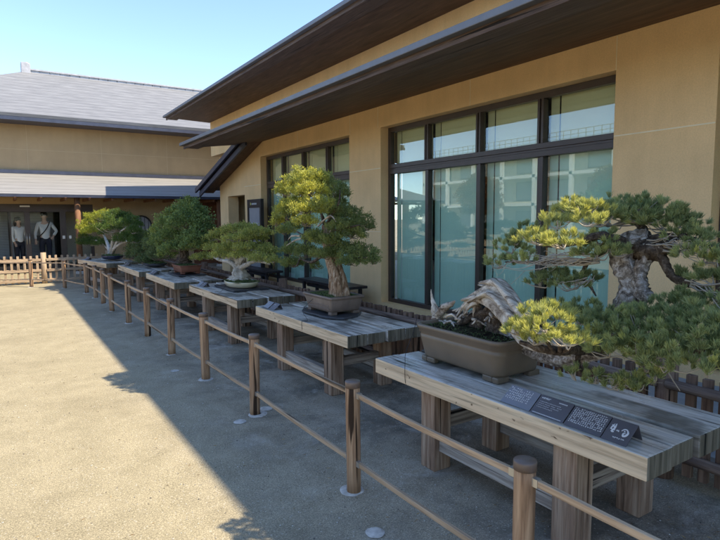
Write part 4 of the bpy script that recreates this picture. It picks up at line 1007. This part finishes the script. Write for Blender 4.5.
for k in range(9):
    a = 2*PI*k/9+.3; c = Vector((B, W(240, 279, B).y, .72)); limb(m, [c+Vector((math.cos(a)*.08, math.sin(a)*.08, .05)), c+Vector((math.cos(a)*.13, math.sin(a)*.15, .015)), c+Vector((math.cos(a)*.17, math.sin(a)*.21, -.015))], [.03, .022, .008], 8, .3)
tpart(ptr, m, 'trunk', MT['bark_white'])
PP = [(242, 228, 40, 14, 2.9, (.2, .6)), (228, 231, 34, 12, 2.86, (.2, .6)), (257, 232, 34, 12, 2.86, (.2, .6)), (218, 236, 28, 12, 2.82, (.1, .5)), (245, 237, 44, 11, 2.78, (.3, .7)),
      (202, 244, 32, 12, 2.8, (.4, .8)), (215, 247, 26, 10, 2.74, (.3, .8)), (192, 247, 14, 8, 2.8, (.5, .9)), (232, 246, 36, 11, 2.72, (.3, .7)), (252, 246, 40, 12, 2.78, (.2, .6)), (266, 250, 26, 12, 2.86, (.2, .6)),
      (205, 256, 26, 9, 2.78, (.2, .6)), (226, 254, 34, 10, 2.66, (.4, .8)), (244, 254, 30, 9, 2.66, (.4, .8)), (262, 258, 30, 12, 2.74, (.3, .7)), (274, 260, 16, 10, 2.78, (.3, .6)), (196, 258, 12, 7, 2.8, (.1, .5)), (236, 238, 24, 12, 2.9, (.1, .5))]
grow(ptr, PP, 'small', MT['f_beech'], MT['twig_pale'], .85, 200, .40, .25, .92)

# ---------------- dense green tree in red brown pot
grn = thing('maple_bonsai', 'dense dome shaped bonsai with small bright green leaves in a red brown rectangular pot', 'bonsai', (2.72, 9.80, .65))
panel_pot(grn, .19, .29, .15, MT['potred'], 1.18); soil(grn, .165, .25, .02, .132, MT['moss'], .03, 4, 1)
MB().box((-.24, -.36, 0), (.24, .36, .02)).build('stand_board', MT['slate'], None, .004)
sb = [o for o in bpy.data.objects if o.name.startswith('stand_board') and 'label' not in o][0]; sb.location = (2.72, 9.80, .6225); tag(sb, 'thin dark board under the red brown pot', 'stand board')
m = MB(); B = 2.72
limb(m, [W(184, 262, B), W(184, 258, B), W(184, 250, B), W(183, 242, B), W(184, 228, B)], [.14, .09, .07, .06, .03], 16, .2, 7, .08, 5, 1.5)
for q in ((170, 235), (200, 236), (190, 215), (176, 222), (165, 245)): limb(m, [W(184, 246, B), W((184+q[0])/2, (250+q[1])/2, B), W(*q, B)], [.035, .022, .01], 8, .2)
tpart(grn, m, 'trunk', MT['bark_dark'])
GP = [(188, 204, 22, 16, 2.8, (0, .5)), (179, 212, 30, 18, 2.76, (.1, .6)), (195, 212, 28, 20, 2.86, (0, .3)), (170, 222, 32, 20, 2.72, (.1, .6)), (186, 221, 40, 22, 2.66, (0, .4)), (202, 224, 26, 24, 2.86, (0, .25)), (160, 228, 20, 16, 2.7, (.4, .9)),
      (176, 234, 40, 20, 2.6, (.05, .45)), (196, 236, 34, 20, 2.72, (0, .3)), (163, 240, 32, 22, 2.64, (.1, .6)), (178, 246, 34, 16, 2.56, (.1, .5)), (194, 245, 26, 12, 2.66, (0, .4)), (168, 252, 22, 14, 2.58, (.2, .6)), (208, 238, 12, 14, 2.9, (0, .3)), (152, 236, 16, 14, 2.68, (.1, .5))]
grow(grn, GP, 'leaf', MT['f_maple'], MT['twig'], 1.0, 300, .52, .45, .88)

# ---------------- low mounded tree
low = thing('mounded_bonsai', 'low mounded dull green bonsai spilling over its flat dark pot on the fifth table', 'bonsai', (2.62, 11.75, .65))
oval_pot(low, .22, .36, .06, MT['slate']); soil(low, .19, .31, .12, .052, MT['moss'], .03, 5, 0)
m = MB(); B = 2.62
limb(m, [W(154, 265, B), W(152, 260, B), W(150, 250, B), W(147, 243, B)], [.07, .05, .035, .02], 10, .2)
for q in ((138, 250), (160, 252), (150, 240)): limb(m, [W(152, 258, B), W((152+q[0])/2, (256+q[1])/2, B), W(*q, B)], [.025, .018, .008], 8, .2)
tpart(low, m, 'trunk', MT['bark_dark'])
LP = [(147, 240, 28, 18, 2.7, (0, .5)), (137, 247, 22, 18, 2.64, (0, .5)), (157, 244, 26, 20, 2.66, (.1, .6)), (146, 250, 34, 20, 2.56, (0, .5)), (133, 255, 14, 12, 2.6, (0, .4)), (160, 254, 24, 18, 2.58, (0, .5)), (148, 259, 24, 12, 2.52, (0, .3)), (140, 234, 14, 10, 2.7, (.1, .5)), (166, 248, 16, 16, 2.7, (.1, .5))]
grow(low, LP, 'small', MT['f_dull'], MT['twig'], .9, 400, .62, .7)

# ---------------- farthest tree
far = thing('blue_pot_bonsai', 'wide bonsai with pale stems and left half tinted sunlit yellow in a dark blue oval pot', 'bonsai', (2.22, 14.35, .66))
oval_pot(far, .24, .42, .085, MT['potblue']); soil(far, .20, .36, .14, .075, MT['moss'], .03, 6, 6)
m = MB(); B = 2.22
for pts, r in ((((110, 254), (109, 248), (106, 240), (103, 234), (98, 228)), .055), (((111, 254), (112, 246), (113, 238), (112, 230), (115, 222)), .05), (((112, 254), (115, 247), (118, 240), (121, 232), (126, 228)), .045), (((109, 250), (104, 245), (98, 241), (92, 240)), .03), (((113, 250), (120, 244), (128, 241)), .03)):
    n = len(pts); limb(m, [W(*p, B) for p in pts], [r*(1-.17*i) for i in range(n)], 10, .2)
tpart(far, m, 'trunk', MT['bark_white'])
FP = [(97, 219, 26, 14, 2.2, (.7, 1)), (88, 226, 22, 14, 2.1, (.7, 1)), (104, 216, 20, 12, 2.2, (.6, 1)), (97, 230, 28, 14, 2.08, (.7, 1)), (86, 234, 12, 12, 2.06, (.3, .7)), (118, 217, 28, 14, 2.3, (0, .4)), (130, 223, 24, 14, 2.34, (0, .3)), (117, 226, 34, 16, 2.22, (0, .4)), (134, 230, 14, 10, 2.34, (0, .3)),  # high tones on the left pads stand for sunlight
      (90, 242, 22, 10, 2.1, (0, .4)), (102, 243, 16, 8, 2.14, (0, .4)), (126, 238, 24, 13, 2.26, (0, .25)), (134, 240, 12, 8, 2.3, (0, .2)), (110, 231, 20, 12, 2.14, (.1, .5)), (83, 238, 10, 9, 2.1, (.1, .5))]
grow(far, FP, 'small', MT['f_sun_tint'], MT['twig_pale'], .9, 500, .62, .4)

# tie wires from pots to the table fronts
def wire(label, pts):
    pp, rr = smooth_path(pts, [.002]*len(pts), 5); o = tag(MB().tube(pp, rr, 6).build('tie_wire', MT['wire']), label, 'wire', 'wires tying the pots to the tables')
wire('black wire hanging from the brown pot corner over the nearest table edge', [W(417, 316, 2.36), W(414, 330, 2.33), W(406, 352, 2.22), at_x(405, 364, 2.150), at_x(405, 379, 2.150), Vector((2.16, at_x(405, 379, 2.15).y, .513))])
yj = at_x(302, 321, 2.36).y
wire('black wire from the juniper pot down over its table edge', [Vector((2.63, 4.92, .78)), Vector((2.50, 4.90, .68)), Vector((2.42, yj, .626)), Vector((2.361, yj, .624)), Vector((2.358, yj, .56)), Vector((2.37, yj, .512))])
wire('black wire across the front of the table with the cream oval pot', [Vector((2.62, 7.45, .69)), Vector((2.45, 7.2, .626)), Vector((2.345, 7.15, .624)), Vector((2.338, 7.15, .56)), Vector((2.35, 7.15, .512))])

# ================================================================== across the yard (seen mirrored in the glass)
ap = thing('white_apartment_block', 'white apartment block with balconies beyond the yard, mirrored in the big window', 'building', (-30, 26, 0))
def apart(mb, name, mat, parent=ap):
    o = mb.build(name, mat, None); o.parent = parent
    if parent is ap: o.location = (30, -26, 0)
    return o
m = MB(); m.box((-40, 6, 0), (-30, 48, 7.6)); apart(m, 'wall', MT['cream'])
m = MB(); m.box((-30, 5.5, 7.6), (-28.3, 48.5, 7.95)); m.box((-40, 6, 7.6), (-30, 48, 7.8))
for z in (2.6, 5.1): m.box((-29.995, 6, z), (-28.5, 48, z+.25))
apart(m, 'balcony_slab', MT['white'])
for k in range(12): apart(MB().box((-28.8, 6.2+k*3.78, 0), (-28.5, 6.5+k*3.78, 7.59)), 'column', MT['white'])
for z in (3.1, 5.6, .4):
    for k in range(11):
        y = 7.3+k*3.78; f = apart(MB().box((-29.99, y, z), (-29.93, y+2.2, z+1.75)), 'window', MT['frame']); MB().box((-29.925, y+.08, z+.08), (-29.915, y+2.12, z+1.67)).build('pane', MT['poster'], f)
m = MB()
for z in (8.1, 8.4, 8.75): m.box((-29, 6, z), (-28.96, 48, z+.04))
for k in range(60): m.box((-29, 6+k*.71, 7.95), (-28.96, 6.04+k*.71, 8.75))
apart(m, 'roof_railing', MT['steel'])
hl = thing('garden_hall', 'low garden hall with grey roof across the yard, mirrored in the big window', 'building', (-14, 14, 0))
def hpart(mb, name, mat):
    o = mb.build(name, mat, None); o.parent = hl; o.location = (14, -14, 0); return o
hpart(MB().box((-19, -6, 0), (-14.6, 15.5, 2.7)), 'wall', MT['cream'])
hpart(MB().prism([(-13.2, 2.62), (-16.8, 3.95), (-20.4, 2.62), (-20.4, 2.52), (-13.2, 2.52)], 1, -7, 16.2), 'roof', MT['shingle'])
for k in range(7): hpart(MB().box((-14.58, -4.5+k*2.9, .3), (-14.5, -2.9+k*2.9, 2.1)), 'window', MT['frame'])
for k in range(8): hpart(MB().tube([(-13.5, -6+k*3, 0), (-13.5, -6+k*3, 2.5)], .07, 10), 'post', MT['bark_red'])
def garden_tree(label, x, y, h, r, mat, seed):
    t = thing('garden_tree', label, 'tree', (x, y, 0), group='garden trees across the yard'); m = MB()
    limb(m, [Vector((0, 0, 0)), Vector((.1, .05, h*.4)), Vector((0, .1, h*.85))], [r*.10, r*.08, r*.03], 10, .15); 
    rng = random.Random(seed)
    for k in range(6): a = k*1.1; limb(m, [Vector((.05, .05, h*(.35+.08*k))), Vector((math.cos(a)*r*.5, math.sin(a)*r*.5, h*(.5+.07*k)))], [r*.04, r*.015], 6, .1)
    m.build('trunk', MT['bark_dark'], t)
    N = 9; rg2 = np.random.default_rng(seed); cs = []; 
    n = 2600; th = rg2.uniform(0, 2*PI, n); zz = rg2.uniform(-.75, 1, n); rr = np.sqrt(1-zz**2)*rg2.uniform(.5, 1.0, n)
    lump = np.array([noise.noise(Vector((math.cos(a)*1.8+seed, math.sin(a)*1.8, float(b)*2.2))) for a, b in zip(th, zz)])
    p = np.stack([np.cos(th)*rr*r*(1+.5*lump), np.sin(th)*rr*r*(1+.5*lump), h*.66+zz*h*.34*(1+.35*lump)], 1); ax = p-np.array([0, 0, h*.5]); ax /= np.linalg.norm(ax, axis=1)[:, None]
    blades('crown', p, ax, mat, t, K=7, L=.17, W=.11, spread=1.1, off=.08, tone=np.clip(.4+lump, 0, 1), rng=rg2)
garden_tree('dark round garden pine across the yard in front of the low hall', -9.5, 12.5, 3.0, 1.3, MT['leaf_far'], 1)
garden_tree('broad dark garden pine farther along the yard', -10.5, 8.2, 3.2, 1.5, MT['leaf_far'], 2)
garden_tree('reddish autumn tree in front of the white block', -25, 23, 4.8, 1.5, MT['leaf_red'], 3)
garden_tree('tall reddish autumn tree near the white block', -25, 36, 5.2, 1.8, MT['leaf_red'], 4)
yf = thing('yard_fence', 'low pale picket fence across the open yard, seen only in reflection', 'fence', (-6.5, 8, 0))
m = MB()
for k in range(95): m.box((-.02, -9.5+k*.2, .03), (.02, -9.45+k*.2, .72))
m.build('picket_row', MT['farpicket'], yf)
for z in (.2, .6): MB().box((.022, -9.6, z-.03), (.05, 9.5, z+.03)).build('rail', MT['farpicket'], yf)

for k, (x, y) in enumerate(((-7.5, -17), (-3.6, -18), (.4, -16.5), (4.2, -19), (-11.5, -15))):  # unseen tree row added so the entrance doors mirror less sky
    if k == 0: garden_tree('leafy tree added behind the camera to block sky mirrored in the entrance doors', x, y, 5.6, 2.6, MT['leaf_far'], 7); gt0 = [o for o in bpy.data.objects if o.name.startswith('garden_tree')][-1]
    else:
        c = copy_tree(gt0); c.location = (x, y, 0); c.rotation_euler = (0, 0, k*1.3)
for o in bpy.data.objects:
    if o.type == 'EMPTY' and o.name.startswith('garden_tree') and o.location.y < -10: o['label'] = 'leafy tree added behind the camera to block sky mirrored in the entrance doors'; o['group'] = 'trees added behind the camera against sky reflection'
# loose grit on the paving
rng = np.random.default_rng(77); n = 5200
gx = rng.uniform(-3.0, 3.3, n); gy = .9+11*rng.uniform(0, 1, n)**1.9; r_ = rng.uniform(.0022, .0065, n)**1.0
octa = np.array([(1, 0, 0), (0, 1, 0), (-1, 0, 0), (0, -1, 0), (0, 0, .7), (0, 0, -.7)]); of = [(0, 1, 4), (1, 2, 4), (2, 3, 4), (3, 0, 4), (1, 0, 5), (2, 1, 5), (3, 2, 5), (0, 3, 5)]
V = (octa[None]*r_[:, None, None]*rng.uniform(.6, 1.3, (n, 6, 1))+np.stack([gx, gy, r_*.3], 1)[:, None]).reshape(-1, 3)
F = (np.arange(n)[:, None, None]*6+np.array(of)[None]).reshape(-1, 3)
me = bpy.data.meshes.new('grit'); me.from_pydata(V.tolist(), [], F.tolist()); at_ = me.attributes.new('tone', 'FLOAT', 'POINT'); at_.data.foreach_set('value', np.repeat(rng.uniform(0, 1, n), 6).astype(np.float32))
me.materials.append(foliage('grit_stone', (.07, .06, .05), (.30, .27, .22), (.60, .57, .50), 0.0)); go = bpy.data.objects.new('grit', me); COL.objects.link(go)
tag(go, 'small loose grit scattered over the paving', 'grit', kind='stuff')
n = 1500; gx = np.where(rng.uniform(0, 1, n) < .7, rng.uniform(1.6, 3.3, n), rng.uniform(-1.5, 2, n)); gy = .9+9*rng.uniform(0, 1, n)**1.5
lt = blades('fallen_needles', np.stack([gx, gy, np.full(n, .003)], 1), np.stack([rng.normal(0, 1, n), rng.normal(0, 1, n), np.zeros(n)], 1), foliage('dry_needles', (.10, .06, .03), (.26, .17, .08), (.40, .30, .14), 0.0), None, K=1, L=.03, W=.004, spread=.05, rng=rng)
tag(lt, 'dry fallen needles and leaf bits under the tables', 'leaf litter', kind='stuff')
